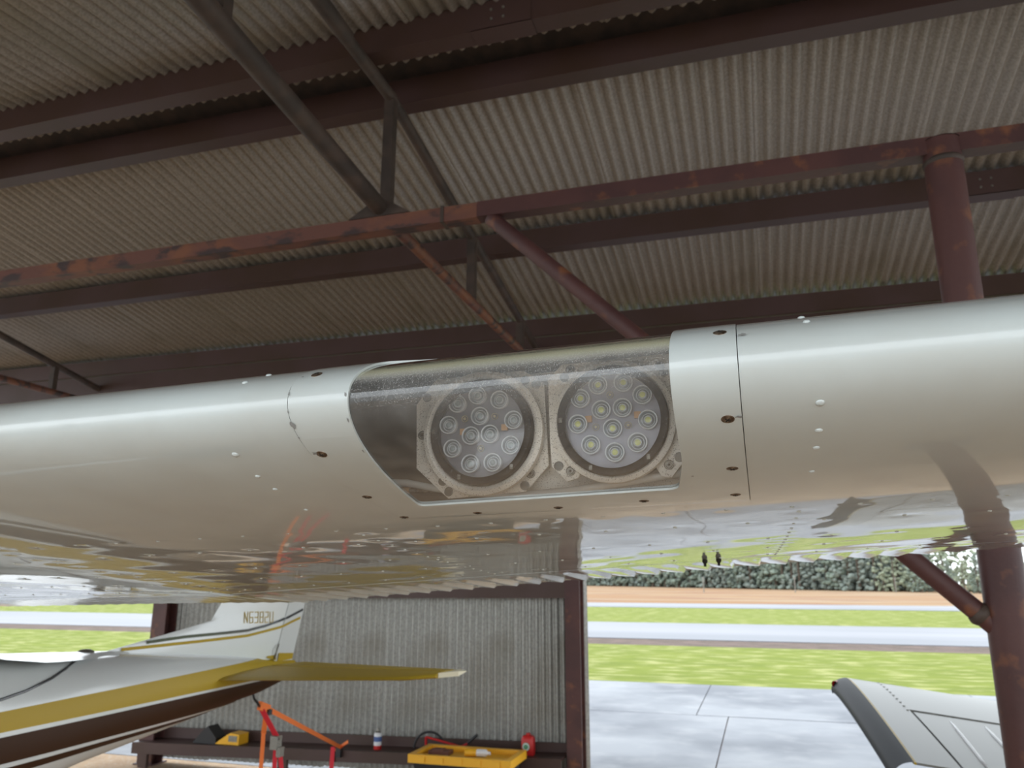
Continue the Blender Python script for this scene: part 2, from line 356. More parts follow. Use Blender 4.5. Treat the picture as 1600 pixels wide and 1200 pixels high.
# ================================================================== BACK WALL
WY = 7.62
wl = empty('wall_back', (-4, WY, 0), kind='structure')
b = MB(); nC = 11; seg = 6; Wd = .70
X = np.linspace(0, Wd+.03, nC*seg+1); wv = .015*np.cos(2*PI*np.arange(nC*seg+1)/seg)
G = np.zeros((len(X), 2, 3))
for j, z in enumerate((0, 3.86)): G[:, j, 0] = X; G[:, j, 1] = wv; G[:, j, 2] = z
b.grid(G, flip=False); wm = b.mesh('wall_sheet', M['galv_wall'], True)
k = 0; x = -6.42
while x < -1.9:
    o = link('wall_sheet', wm, wl, (x, WY+.004*(k % 2), .045+.012*k)); o['kind'] = 'structure'; x += Wd-.02; k += 1
e = empty('wall_post', (-1.69, 7.5, 0), 'dark red steel post at the right end of the corrugated wall', 'post')
b = MB(); b.box((-1.78, 7.43, 0), (-1.64, 7.448, 3.9)); b.box((-1.78, 7.592, 0), (-1.64, 7.612, 3.9)); b.box((-1.714, 7.448, 0), (-1.704, 7.592, 3.9)); b.build('flange_post', M['steel'], e)
b = MB(); b.box((-1.80, 7.40, 0), (-1.62, 7.63, .012)); b.build('base_plate', M['steel'], e)
e = empty('wall_post', (-6.3, 7.5, 0), 'dark red steel post at the left end of the corrugated wall', 'post')
b = MB(); b.box((-6.42, 7.42, 0), (-6.24, 7.438, 3.9)); b.box((-6.42, 7.58, 0), (-6.24, 7.60, 3.9)); b.box((-6.335, 7.438, 0), (-6.325, 7.58, 3.9)); b.build('flange_post', M['steel'], e)
b = MB(); b.box((-6.45, 7.40, 0), (-6.21, 7.63, .012)); b.build('base_plate', M['steel'], e)
def slantbox(x0, x1, y0, y1, a0, a1, b0, b1):
    m_ = MB(); m_.hexa([(x0,y0,a0),(x1,y0,b0),(x1,y1,b0),(x0,y1,a0),(x0,y0,a1),(x1,y0,b1),(x1,y1,b1),(x0,y1,a1)]); return m_
e = empty('wall_girt', (-4, 7.5, 1.75), 'dark steel girt across the wall right under the wing edge', 'girt')
slantbox(-6.24, -1.78, 7.44, 7.60, 1.69, 1.87, 1.725, 1.90).build('channel', M['purlin'], e)
# bench-like girt low on the wall: front lip, shelf, back web
e = empty('shelf_girt', (-4, 7.45, .25), 'long dark steel girt low on the wall used as a shelf for bits', 'girt')
slantbox(-6.38, -1.80, 7.28, 7.295, .135, .245, .27, .365).build('front_lip', M['purlin'], e)
slantbox(-6.38, -1.80, 7.29, 7.60, .225, .240, .345, .360).build('shelf_flange', M['purlin'], e)
slantbox(-6.38, -1.80, 7.585, 7.60, .235, .345, .36, .44).build('back_web', M['purlin'], e)
for xx in (-6.25, -4.6, -3.0, -1.9):
    zt = .14+.135*(xx+6.38)/4.58
    b = MB(); b.box((xx-.05, 7.30, 0), (xx+.05, 7.34, zt+.05)); b.build('leg', M['purlin'], e)
zs = lambda x: .240+.120*(x+6.38)/4.58     # top of shelf flange

# ================================================================== THINGS ON THE SHELF
def chock(x0, x1, z1, label, mt, lab=None):
    e = empty('wheel_chock', ((x0+x1)/2, 7.42, zs(x0)), label, 'wheel chock')
    z0 = zs(x1)+.002; y0, y1 = 7.33, 7.49; xm = x0+(x1-x0)*.62
    b = MB(); b.prism([(x0, y0, z0), (x1, y0, z0), (x1, y0, z0+(z1-z0)*(.9 if lab else .35)), (xm, y0, z1), (xm-.05, y0, z1-.03 if lab else z1-.035)], (0, y1-y0, 0)); b.build('wedge', M[mt], e)
    b = MB()
    for k in range(4):
        xa = x0+.04+k*(xm-x0-.06)/4; za = z0+(z1-z0)*(xa-x0)/(xm-x0)
        b.box((xa, y0+.005, za-.012), (xa+.015, y1-.005, za+.008))
    b.build('grip_rib', M[mt], e)
    if lab:
        b = MB(); b.box((x1-.12, y0-.003, z0+.03), (x1-.02, y0-.0005, z0+.085)); b.build('grey_label', M['bolt'], e)
chock(-5.68, -5.40, .435, 'black rubber wheel chock standing on the shelf girt', 'black')
chock(-5.41, -5.13, .385, 'yellow wheel chock beside the black one on the shelf girt', 'yellow', True)
cx = -3.64; z = zs(cx)+.001
e = empty('spray_can', (cx, 7.42, z), 'white spray can with blue print and red base on the shelf girt', 'spray can')
b = MB(); b.lathe([(0, 0), (.036, 0), (.037, .01), (.037, .035)], (cx, 7.42, z), n=20); b.build('base_band', M['red'], e, 40)
b = MB(); b.lathe([(.037, .035), (.037, .135), (.030, .150)], (cx, 7.42, z), n=20); b.build('can_body', M['white_pl'], e, 40)
b = MB(); b.lathe([(.0375, .07), (.0375, .115)], (cx, 7.42, z), n=20); b.build('label_print', M['blue'], e, 40)
b = MB(); b.lathe([(.030, .150), (.022, .158), (.016, .16), (.016, .178), (.012, .188), (0, .189)], (cx, 7.42, z), n=16); b.build('nozzle_cap', M['bolt'], e, 40)
z = zs(-3.2)
e = empty('rubber_hose', (-3.1, 7.45, z), 'black rubber hose arching up from the shelf behind the yellow tub', 'hose')
b = MB(); b.tube([(-3.28+.16*(1-math.cos(t)), 7.47, z+.012+.15*math.sin(t)) for t in np.linspace(0, PI*.93, 16)] + [(-2.85, 7.46, zs(-2.85)+.014)], .011, 10); b.build('hose_tube', M['black'], e, 40)
e = empty('bolt_cutter', (-2.9, 7.43, zs(-2.9)), 'red handled tool with black grip leaning behind the yellow tub', 'tool')
b = MB(); b.tube([(-3.14, 7.42, zs(-3.14)+.125), (-2.74, 7.42, zs(-2.74)+.040)], .010, 8); b.tube([(-3.145, 7.44, zs(-3.1)+.012), (-3.14, 7.42, zs(-3.1)+.122)], .012, 8); b.build('handle', M['red'], e, 40)
b = MB(); b.tube([(-2.86, 7.40, zs(-2.86)+.016), (-2.72, 7.42, zs(-2.7)+.08)], .010, 8); b.build('handle', M['red'], e, 40)
b = MB(); b.tube([(-2.72, 7.42, zs(-2.7)+.08), (-2.63, 7.43, zs(-2.6)+.155)], .013, 8); b.build('black_grip', M['black'], e, 40)
bx_ = -2.135; z = zs(bx_)+.002
e = empty('oil_bottle', (bx_, 7.42, z), 'red plastic oil bottle with a round green label by the right post', 'bottle')
b = MB()
G = []
for hz_, kx, ky in ((0, .054, .036), (.012, .060, .042), (.135, .060, .042), (.160, .050, .034), (.172, .018, .016)):
    G.append([(bx_+kx*math.copysign(abs(math.cos(t))**.45, math.cos(t)), 7.42+ky*math.copysign(abs(math.sin(t))**.45, math.sin(t)), z+hz_) for t in np.linspace(0, 2*PI, 25)])
b.grid(np.array(G), flip=True); b.add(G[0][:-1], [tuple(range(24))[::-1]]); b.build('bottle_body', M['red'], e, 40)
b = MB(); b.lathe([(.018, .155), (.020, .157), (.020, .185), (0, .186)], (bx_, 7.42, z), n=14); b.build('cap', M['red'], e, 40)
b = MB(); b.lathe([(0, .0), (.036, .0), (.036, -.004), (0, -.004)], (bx_-.010, 7.379, z+.075), (0, 1, 0), n=18)
b.build('round_label', M['green'], e)
b = MB(); b.lathe([(.022, -.0055), (.031, -.0055), (.031, -.004)], (bx_-.010, 7.379, z+.075), (0, 1, 0), n=18); b.build('label_ring', M['white_pl'], e)

# big tub
e = empty('storage_tub', (-2.55, 7.0, 0), 'black storage tub with a yellow rim standing before the shelf girt', 'tub')
x0, x1, y0, y1, zt = -3.03, -2.10, 6.77, 7.24, .43
b = MB(); i = .07
b.hexa([(x0+i+.05,y0+i,.0),(x1-i-.05,y0+i,.0),(x1-i-.05,y1-i,.0),(x0+i+.05,y1-i,.0),(x0+.035,y0+.035,.36),(x1-.035,y0+.035,.36),(x1-.035,y1-.035,.36),(x0+.035,y1-.035,.36)]); b.build('tub_body', M['black'], e)
b = MB()
for a, c in (((x0, y0), (x1, y0+.05)), ((x0, y1-.05), (x1, y1)), ((x0, y0+.05), (x0+.05, y1-.05)), ((x1-.05, y0+.05), (x1, y1-.05))):
    b.box((*a, .362), (*c, zt))
b.box((x0+.05, y0+.05, .362), (x1-.05, y1-.05, .39)); b.build('yellow_rim', M['yellow'], e)
for k in range(5):
    b = MB(); b.box((x0+.09+k*.17, y0-.012, .375), (x0+.16+k*.17, y0, .42)); b.build('rim_rib', M['yellow'], e)
b = MB(); b.box((x0-.03, y0+.14, .37), (x0, y1-.14, .405)); b.build('handle', M['bolt'], e)
e2 = empty('small_bottle', (-2.50, 7.02, .39), 'yellow and white bottle lying in the rim of the tub', 'bottle')
b = MB(); b.lathe([(0, 0), (.030, .004), (.032, .02), (.032, .11)], (-2.60, 7.02, .423), (1, .1, 0), n=16); b.build('bottle_body', M['yellow'], e2, 50)
b = MB(); b.lathe([(.032, .11), (.032, .19), (.014, .21), (.014, .23), (0, .231)], (-2.60, 7.02, .423), (1, .1, 0), n=16); b.build('bottle_neck', M['white_pl'], e2, 50)
e3 = empty('wooden_block', (-2.82, 7.05, .39), 'reddish brown block lying in the left of the tub', 'block')
b = MB(); b.box((-2.93, 6.98, .391), (-2.74, 7.10, .425)); b.box((-2.90, 7.0, .425), (-2.80, 7.08, .435)); b.build('block_body', M['rust'], e3)

# ================================================================== TREES AND POSTS
def tree_mesh(kind, seed):
    r = random.Random(seed); b = MB()
    H = 1.0
    b.tube([(0, 0, 0), (.01, 0, .45*H), (0, .01, .9*H)], [.022, .016, .006], 6, 0)
    n = 150 if kind != 'leaf' else 70
    for i in range(n):
        t = i/(n-1)
        if kind == 'leaf': zc = .04+.90*r.random(); R = .30*math.sin(PI*min(1, (zc+.05)/1.05))+.04; br = r.uniform(.022, .05)
        else: zc = .03+.93*t; R = .19*(1-.72*max(0, (zc-.35)/.65)); br = r.uniform(.015, .034)*(1.2-.4*t)
        a = r.uniform(0, 2*PI); rr = R*r.uniform(.2, 1)
        c = Vector((rr*math.cos(a), rr*math.sin(a), zc)); 
        vs = []; fs = []
        for u in range(4):
            for v in range(6):
                th = PI*(u+.5)/4; ph = 2*PI*v/6
                q_ = br*r.uniform(.7, 1.35)
                vs.append(c+Vector((q_*math.sin(th)*math.cos(ph), q_*math.sin(th)*math.sin(ph), q_*.8*math.cos(th))))
        for u in range(3):
            for v in range(6): fs.append((u*6+v, (u+1)*6+v, (u+1)*6+(v+1)%6, u*6+(v+1)%6))
        fs += [tuple(range(6)), tuple(range(18, 24))[::-1]]
        b.add(vs, fs, 1)
    return b.mesh('tree', [M['trunk'], M['leaf' if kind == 'leaf' else ('pine2' if kind == 'pine2' else 'pine')]], False)
tm = [tree_mesh('pine', 1), tree_mesh('pine', 2), tree_mesh('pine2', 3), tree_mesh('leaf', 4), tree_mesh('pine2', 5), tree_mesh('leaf', 6)]
P0 = Vector((-50.7, 234.9)); P1 = Vector((23.4, 138.05)); dv = (P1-P0)
per = Vector((-dv.y, dv.x)).normalized()
if per.y < 0: per = -per
nT = 230
for i in range(nT):
    t = -.12+1.55*(i+.5)/nT; row = i % 3
    p = P0+dv*t+per*(1+row*5+rnd.uniform(-1, 1))
    right = t > .93
    k = (3 if rnd.random() < .6 else 5) if right and rnd.random() < .75 else (rnd.choice([0, 1, 2, 4, 4]))
    hgt = (rnd.uniform(10.5, 14) if not right else (rnd.uniform(6.5, 8) if t < 1.0 else rnd.uniform(3.5, 5.5)))*(1.1 if k in (0, 1) else 1)
    o = link('broadleaf_tree' if k in (3, 5) else 'pine_tree', tm[k], None, (p.x, p.y, -.1)); o.scale = (hgt*1.1, hgt*1.1, hgt); o.rotation_euler.z = rnd.uniform(0, 6.28)
    rw = ['front', 'middle', 'back'][row]
    if k in (3, 5): tag(o, 'pale green leafy tree at the right end of the far tree line, %s row' % rw, 'tree', 'pale leafy trees at the far edge, %s row' % rw)
    elif k in (0, 1): tag(o, 'dark green pine in the %s row of the tree line beyond the field' % rw, 'tree', 'dark pines beyond the field, %s row' % rw)
    else: tag(o, 'greyish green hazy pine in the %s row of the far tree line' % rw, 'tree', 'hazy pines beyond the field, %s row' % rw)
for n_, (x, y) in enumerate([(-8.3, 121.5), (4.5, 127.2), (19., 133.6)]):
    e = empty('marker_post', (x, y, 0), ['thin white post before the trees, leftmost of three', 'thin white post before the trees, middle of three', 'thin white post before the trees, rightmost and half behind the brace'][n_], 'post')
    b = MB(); b.tube([(x, y, -.02), (x, y, 2.1)], .07, 8); b.build('pole', M['bolt'], e)
    b = MB(); b.box((x-.12, y-.12, 1.9), (x+.12, y+.12, 2.2)); b.build('cap', M['bolt'], e)

# ================================================================== THE AIRPLANE
AX, AY = -3.30, 5.28
plane = empty('airplane', (AX, 1.6, 0), 'white high-wing airplane with gold and brown stripes, twin landing lights in its near wing', 'airplane')
# ---- wing section
def naca(m_=.02, p=.4, t=.125, n=400):
    be = np.linspace(0, PI, n); x = (1-np.cos(be))/2
    yt = 5*t*(.2969*np.sqrt(x)-.126*x-.3516*x**2+.2843*x**3-.1036*x**4)
    yc = np.where(x < p, m_/p**2*(2*p*x-x*x), m_/(1-p)**2*((1-2*p)+2*p*x-x*x))
    dy = np.where(x < p, 2*m_/p**2*(p-x), 2*m_/(1-p)**2*(p-x)); a = np.arctan(dy)
    return (x-yt*np.sin(a), yc+yt*np.cos(a)), (x+yt*np.sin(a), yc-yt*np.cos(a))
(ux, uy), (lx, ly) = naca()
arc = lambda x, y: np.concatenate([[0], np.cumsum(np.hypot(np.diff(x), np.diff(y)))])
sl_, su_ = arc(lx, ly), arc(ux, uy)
S_ = np.concatenate([-su_[::-1][:-1], sl_]); PX = np.concatenate([ux[::-1][:-1], lx]); PY = np.concatenate([uy[::-1][:-1], ly])
SMAX, SMIN = sl_[-1], -su_[-1]
L0, CH = .75, 1.6
TX = [-3.3, -2.716, -1.867, -1.445, -.526, -.017, .643, 2.6]; TZ = [1.784, 1.798, 1.819, 1.826, 1.899, 1.940, 1.986, 2.123]
zle = lambda X: CZ+.2035+math.tan(math.radians(1.05))*X
def surf0(X, s):
    a = np.arcsin((zle(X)-np.interp(X, TX, TZ))/CH); px = np.interp(s, S_, PX); py = np.interp(s, S_, PY)
    return np.stack([X+0*px, L0+CH*(px*np.cos(a)+py*np.sin(a)), zle(X)+CH*(-px*np.sin(a)+py*np.cos(a))], -1)
def surfn(X, s):
    e_ = 2e-3
    d = surf0(X, s+e_)-surf0(X, s-e_); n = np.stack([0*d[..., 0], -d[..., 2], d[..., 1]], -1)
    return -n/np.linalg.norm(n, axis=-1, keepdims=True)      # outward
def surf(X, s, off=0.):
    X = np.asarray(X, float); s = np.asarray(s, float); X, s = np.broadcast_arrays(X, s)
    return surf0(X, s) + surfn(X, s)*np.asarray(off)[..., None]
W0, W1 = -2.76, 2.6
# rivet layout on the lower surface: (X, s, radius)
rv = []
for s_, x_, r_ in [(.0356, .0638, .0045), (.066, .0638, .0040), (.0913, .0628, .0038), (.1382, .0610, .0034), (-.0605, .0565, .0038), (-.0328, .058, .0038),
                   (.0441, -.5932, .0045), (.0785, -.5956, .0038), (.1054, -.5971, .0036), (.1629, -.6053, .0034), (-.0486, -.562, .0038), (-.0258, -.5711, .0038)]:
    rv.append((x_, s_, r_))
for k in range(-26, 30):
    X = -.0411+k*.0855
    if W0+.03 < X < .9: rv.append((X, .2565+.002*math.sin(k), .0034))
for row, st in ((.340, .109), (.478, .104), (.60, .105), (.735, .104)):
    for k in range(-26, 14):
        X = -.0159+k*st+(.03 if row > .4 else 0)
        if W0+.03 < X < 1.0: rv.append((X, row+rnd.uniform(-.002, .002), .0032))
for xr in (.055, -.615, -1.35):
    for k in range(14):
        s_ = .285+k*.036; X = xr-.05*(s_-.28)
        rv.append((X, s_, .0030))
RV = np.array(rv)
def dent(X, s):
    # skin pulled in at each rivet, gently pillowed in between
    Xb, sb = np.broadcast_arrays(X, s)
    out = .00036*np.sin(Xb*2*PI/.31+1.3*np.sin(sb*9))*np.sin(sb*2*PI/.16) + .00009*np.sin(Xb*2*PI/.19+2.)*np.cos(sb*2*PI/.09+Xb*3)
    out = out*np.clip((sb-.24)/.06, 0, 1)
    for x_, s_, r_ in RV:
        if s_ < .2: continue
        mx = np.abs(Xb[:, 0]-x_) < .07; ms = np.abs(sb[0, :]-s_) < .05
        if mx.any() and ms.any():
            ix = np.ix_(mx, ms)
            d2 = ((Xb[ix]-x_)/.019)**2+((sb[ix]-s_)*CH/.016)**2
            out[ix] -= .00050*np.exp(-d2)
    return out
def skin(name, Xs, Ss, off, mname='paint', dents=False, flip=False):
    X = np.asarray(Xs)[:, None]; s = np.asarray(Ss)[None, :]
    o_ = off + (dent(X, s) if dents else 0*(X+s)); b = MB(); b.grid(surf(X, s, o_), flip=not flip)
    return b.build(name, M[mname], plane, True)
SL, SR = -.4950, -.0085
AIL = .785; KX = -1.445
skin('leading_edge_skin', np.linspace(W0, SL-.0011, 220), np.concatenate([np.linspace(-.26, -.09, 18), np.linspace(-.085, .25, 90)]), .0004)
skin('leading_edge_skin', np.linspace(SR+.0008, W1, 220), np.concatenate([np.linspace(-.26, -.09, 18), np.linspace(-.085, .25, 90)]), .0004)
skin('leading_edge_skin', np.linspace(SL-.0006, SR+.0008, 50), np.linspace(.2145, .25, 10), .0004)
skin('lower_skin', np.arange(W0, 1.4, .0075), np.arange(.215, AIL+.001, .0055), -.0006, dents=True)
skin('lower_skin', np.linspace(1.4, W1, 60), np.linspace(.215, AIL, 60), -.0006)
skin('upper_skin', np.linspace(W0, W1, 120), np.linspace(-AIL, -.10, 60), -.0012)
b = MB()      # wing ends closed
for X in (W0, W1):
    ss = np.linspace(-.98, .98, 90); P = surf(np.full(90, X), ss, -.001); b.add(P, [tuple(range(90))])
b.build('end_rib', M['paint'], plane)
def trailing(name, xa, xb, pitch_, amp, sgn):
    n = int((xb-xa)/(pitch_/10)); X = np.linspace(xa, xb, n); 
    ph = (X/pitch_) % 1.0
    saw = (ph if sgn > 0 else 1-ph)
    b = MB()
    s = np.linspace(AIL+.006, SMAX-.001, 26)
    ramp = np.clip((s-AIL-.02)/.06, 0, 1)*1.0
    off = amp*(saw[:, None]-.25)*ramp[None, :]*(.35+.65*np.clip((s-AIL)/(1-AIL), 0, 1))[None, :]
    G = surf(X[:, None], s[None, :], off-.0008); b.grid(G, flip=True)
    s2 = np.linspace(SMIN+.001, -AIL-.006, 16); G2 = surf(X[:, None], s2[None, :], -.001+0*(X[:, None]+s2[None, :]))
    b.grid(G2, flip=True)
    b.grid(np.stack([G[:, -1], G2[:, 0]], 1), flip=True)
    Gh = np.stack([G2[:, -1], G[:, 0]], 1); b.grid(Gh, flip=True)
    return b.build(name, M['paint'], plane, 30)
trailing('flap', W0, KX-.004, .062, .0045, -1)
trailing('aileron', KX+.004, W1, .0705, .0095, 1)
for X in (-.1246, -.0936):
    b = MB(); P = surf(X, .747, .0); N = surfn(np.array(X), np.array(.747))
    b.lathe([(.006, 0), (.006, .006), (.003, .010), (.003, .016), (0, .016)], P, N, 8); b.build('hinge_bolt', M['hole'], plane)
# ---- access frame around the lens
def rounded(pts, rad, n=10):
    out = []; N_ = len(pts)
    for i in range(N_):
        p = Vector(pts[i]); a = Vector(pts[i-1]); c = Vector(pts[(i+1) % N_]); r_ = rad[i]
        d0 = (a-p).normalized(); d1 = (c-p).normalized()
        p0 = p+d0*r_; p1 = p+d1*r_
        for k in range(n+1):
            t = k/n; out.append(p0*(1-t)**2+p*2*t*(1-t)+p1*t*t)
    return out
raw = rounded([(-.4375, .171*CH), (-.4300, .10*CH), (-.4210, .01*CH), (-.4085, -.092*CH), (-.071, -.105*CH), (-.0725, .02*CH), (-.0755, .10*CH), (-.0905, .1635*CH)][::-1],
              [.014, .03, .03, .012, .075, .03, .03, .012])
inner = []
for i in range(len(raw)):
    a, c = raw[i], raw[(i+1) % len(raw)]; k = max(1, int((c-a).length/.006))
    inner += [a+(c-a)*j/k for j in range(k)]
cen = Vector((-.25, .055)); ox0, ox1, om0, om1 = SL, SR, -.14*CH, .2135*CH
def outer(d):
    t = 1e9
    if d.x > 1e-9: t = min(t, (ox1-cen.x)/d.x)
    if d.x < -1e-9: t = min(t, (ox0-cen.x)/d.x)
    if d.y > 1e-9: t = min(t, (om1-cen.y)/d.y)
    if d.y < -1e-9: t = min(t, (om0-cen.y)/d.y)
    return cen+d*t
inn = [(math.atan2(p.y-cen.y, p.x-cen.x), p, outer(p-cen)) for p in inner]
inn.sort(key=lambda q_: q_[0])
for cx_, cy_ in ((ox0, om0), (ox1, om0), (ox0, om1), (ox1, om1)):
    a = math.atan2(cy_-cen.y, cx_-cen.x); j = min(range(len(inn)), key=lambda j: abs(inn[j][0]-a)); inn[j] = (inn[j][0], inn[j][1], Vector((cx_, cy_)))
rings = []
ts = [0, 0, .03, .15, .3, .45, .6, .75, .9, 1.0, 1.0]
offs = [-.0016, .0013, .0016, .0016, .0016, .0016, .0016, .0016, .0016, .0014, -.0006]
N_ = len(inn)
for t, of in zip(ts, offs):
    P = [p.lerp(o_, t) for _, p, o_ in inn]
    rings.append(surf(np.array([p.x for p in P]), np.array([p.y/CH for p in P]), of))
G = np.array(rings); G = np.concatenate([G, G[:, :1]], 1)
b = MB(); b.grid(G)
light_frame = b.build('light_frame', M['paint'], plane, 35)
# ---- lens cover
b = MB(); X = np.linspace(-.47, -.04, 60); s = np.linspace(-.125, .195, 80)
b.grid(surf(X[:, None], s[None, :], -.0018), flip=True)
lens = b.build('lens_cover', M['lens'], plane, True)
at = lens.data.attributes.new('grime', 'FLOAT', 'POINT')
gv = np.clip((-.010-s)/.012, 0, 1)
gg = (np.ones(60)[:, None]*gv[None, :]).reshape(-1); at.data.foreach_set('value', gg.tolist())
at = lens.data.attributes.new('grit', 'FLOAT', 'POINT')
gv = np.clip((.030-s)/.03, 0, 1)
gg = (np.ones(60)[:, None]*gv[None, :]).reshape(-1); at.data.foreach_set('value', gg.tolist())
# ---- screws, rivets (shared meshes)
b = MB(); b.lathe([(0, .0012), (.0045, .0010), (.0066, .0002), (.0070, -.0012)][::-1], n=20); 
b.box((-.0032, -.0006, .0009), (.0032, .0006, .0014), 1); b.box((-.0006, -.0032, .0009), (.0006, .0032, .0014), 1)
screw_me = b.mesh('screw', [M['screw'], M['hole']], 50)
b = MB(); b.lathe([(1.0, -.3), (1.0, 0), (.85, .28), (.5, .46), (0, .52)], n=12); rivet_me = b.mesh('rivet', M['paint'], True)
def place(name, me, X, s, off=0, sc=1.0, par=plane, spin=None):
    P = Vector(surf(X, s, off).tolist()); N = Vector(surfn(np.array(float(X)), np.array(float(s))).tolist())
    t = Vector((1, 0, 0)); t = (t-N*t.dot(N)).normalized(); u = N.cross(t)
    R = Matrix((t, u, N)).transposed().to_4x4()
    if spin: R = R @ Matrix.Rotation(spin, 4, 'Z')
    o = bpy.data.objects.new(name, me); col.objects.link(o)
    o.location = P; o.rotation_euler = R.to_euler(); o.scale = (sc, sc, sc); setpar(o, par); return o
for X, s in [(-.4735, -.0248), (-.4817, .0505), (-.4880, .1346), (-.4850, .2045), (-.3734, .2035), (-.2563, .2005), (-.1398, .1939), (-.0235, -.0252), (-.0221, .0439), (-.0239, .119), (-.0251, .1895)]:
    place('screw', screw_me, X, s, .0016, 1.0, plane, rnd.uniform(0, 3))
for X, s, r_ in rv:
    place('rivet', rivet_me, X, s, (.0003 if s < .25 else -.0012), r_)
# paint chips along the seams
chipm = mat('bare_grey_primer', (.26, .26, .25), .6)
def chip(X, s, w_, h_, seed):
    r = random.Random(seed); n = 11; P = [(X, s)]
    for k in range(n):
        a = 2*PI*k/n; q_ = r.uniform(.45, 1.15); P.append((X+w_*q_*math.cos(a), s+h_*q_*math.sin(a)/CH))
    V = surf(np.array([p[0] for p in P]), np.array([p[1] for p in P]), .0021); b = MB()
    b.add(V, [(0, 1+k, 1+(k+1) % n) for k in range(n)]); b.build('paint_chip', chipm, plane)
for i, c in enumerate([(SL+.001, .018, .0032, .0055), (-.489, -.022, .002, .002), (SL+.0005, .030, .001, .003), (SL, .008, .001, .003), (SL+.0005, -.004, .0012, .003), (-.4885, .0485, .004, .0035), (-.0025, -.018, .004, .0035), (-.0115, .042, .004, .0022), (-.069, .13, .0025, .0022), (-.4225, .0, .0016, .003), (-.4245, .018, .0014, .0035), (-.4275, .05, .0012, .004)]): chip(*c, 20+i)

# ---- light bay
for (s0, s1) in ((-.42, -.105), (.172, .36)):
    lm = M['bay_metal'] if s0 < 0 else M['bay_bounce']; b = MB(); X = np.linspace(-.66, -.005, 10); s = np.linspace(s0, s1, 16); b.grid(surf(X[:, None], s[None, :], -.006)); b.build('bay_liner', lm, plane, True)
def prof_box(Xa, Xb, sa, sb, n, name, mt, off=-.007):
    pass
b = MB()
for X in (-.655, -.012):
    b = MB(); ss = np.linspace(-.36, .33, 60); b.add(surf(np.full(60, X), ss, -.005), [tuple(range(60))]); b.build('bay_rib', M['bay_metal'], plane)
b = MB(); b.prism([(-.65, 1.10, 1.982), (-.65, 1.10, 2.162), (-.015, 1.10, 2.183), (-.015, 1.10, 2.002)], (0, .004, 0)); b.build('bay_back', M['bay_metal'], plane)
# ---- mounts and lamps
def hole_bolt(c, r, par, bolt=True):
    b = MB(); b.lathe([(r, 0), (r, -.0012), (r*.8, -.0014), (r*.8, .0002)], c, (0, 1, 0), 14)
    if bolt: b.lathe([(0, -.0022), (r*.62, -.0020), (r*.70, .0)], c, (0, 1, 0), 14); b.lathe([(0, -.0026), (r*.25, -.0026), (r*.3, -.0015)], c, (0, 1, 0), 6, 1)
    else: b.lathe([(0, -.0006), (r*.82, -.0006)], c, (0, 1, 0), 14, 1)
    b.build('mount_bolt' if bolt else 'bolt_hole', [M['bolt'], M['hole' if bolt else 'bay_metal']], par, 40)
# back panel behind both lamps
bp = MB(); bp.prism([(-.305, 1.005, 2.172), (-.305, 1.005, 2.006), (-.02, 1.005, 2.014), (-.02, 1.005, 2.180)], (0, .003, 0))
back_panel = bp.build('mounting_panel', M['lamp_metal'], plane)
def plate(name, c, Y, pts, th=.004, bev=None):
    b = MB(); b.prism([(c[0]+u/1000, Y, c[1]+v/1000) for u, v in pts], (0, th, 0)); return b.build(name, M['lamp_metal'], plane)
l1 = (-.341, 2.088); l2 = (-.166, 2.093)
pl1 = plate('lamp_mount', (-.348, 2.092), .985, [(-96, 43), (-93, -46), (-46, -88), (62, -82), (93, -49), (88, 59), (77, 69), (60, 80), (-60, 84), (-75, 69)])
pl2 = plate('lamp_mount', (-.168, 2.095), .975, [(-84, 60), (-82, -25), (-80, -56), (-60, -75), (-46, -71), (-39, -56), (20, -50), (47, -52), (58, -72), (70, -75), (84, -58), (92, -30), (92, 82), (-60, 84)])
for u, v, bl in [(-85.7,-.5,1),(-54,-65,0),(-45,-79,0),(68.7,-59,1),(61,-74.5,0),(77,60,0),(62,67,0),(-80,52,0)]: hole_bolt((-.348+u/1000, .985, 2.092+v/1000), .0062, pl1, bool(bl))
for u, v, bl in [(-54,71,1),(-62,61,0),(62,67,0),(-71,-55,0),(-55.5,-62,1),(68,-59,1),(81,-50,0),(66,58,1)]: hole_bolt((-.168+u/1000, .975, 2.095+v/1000), .0062, pl2, bool(bl))
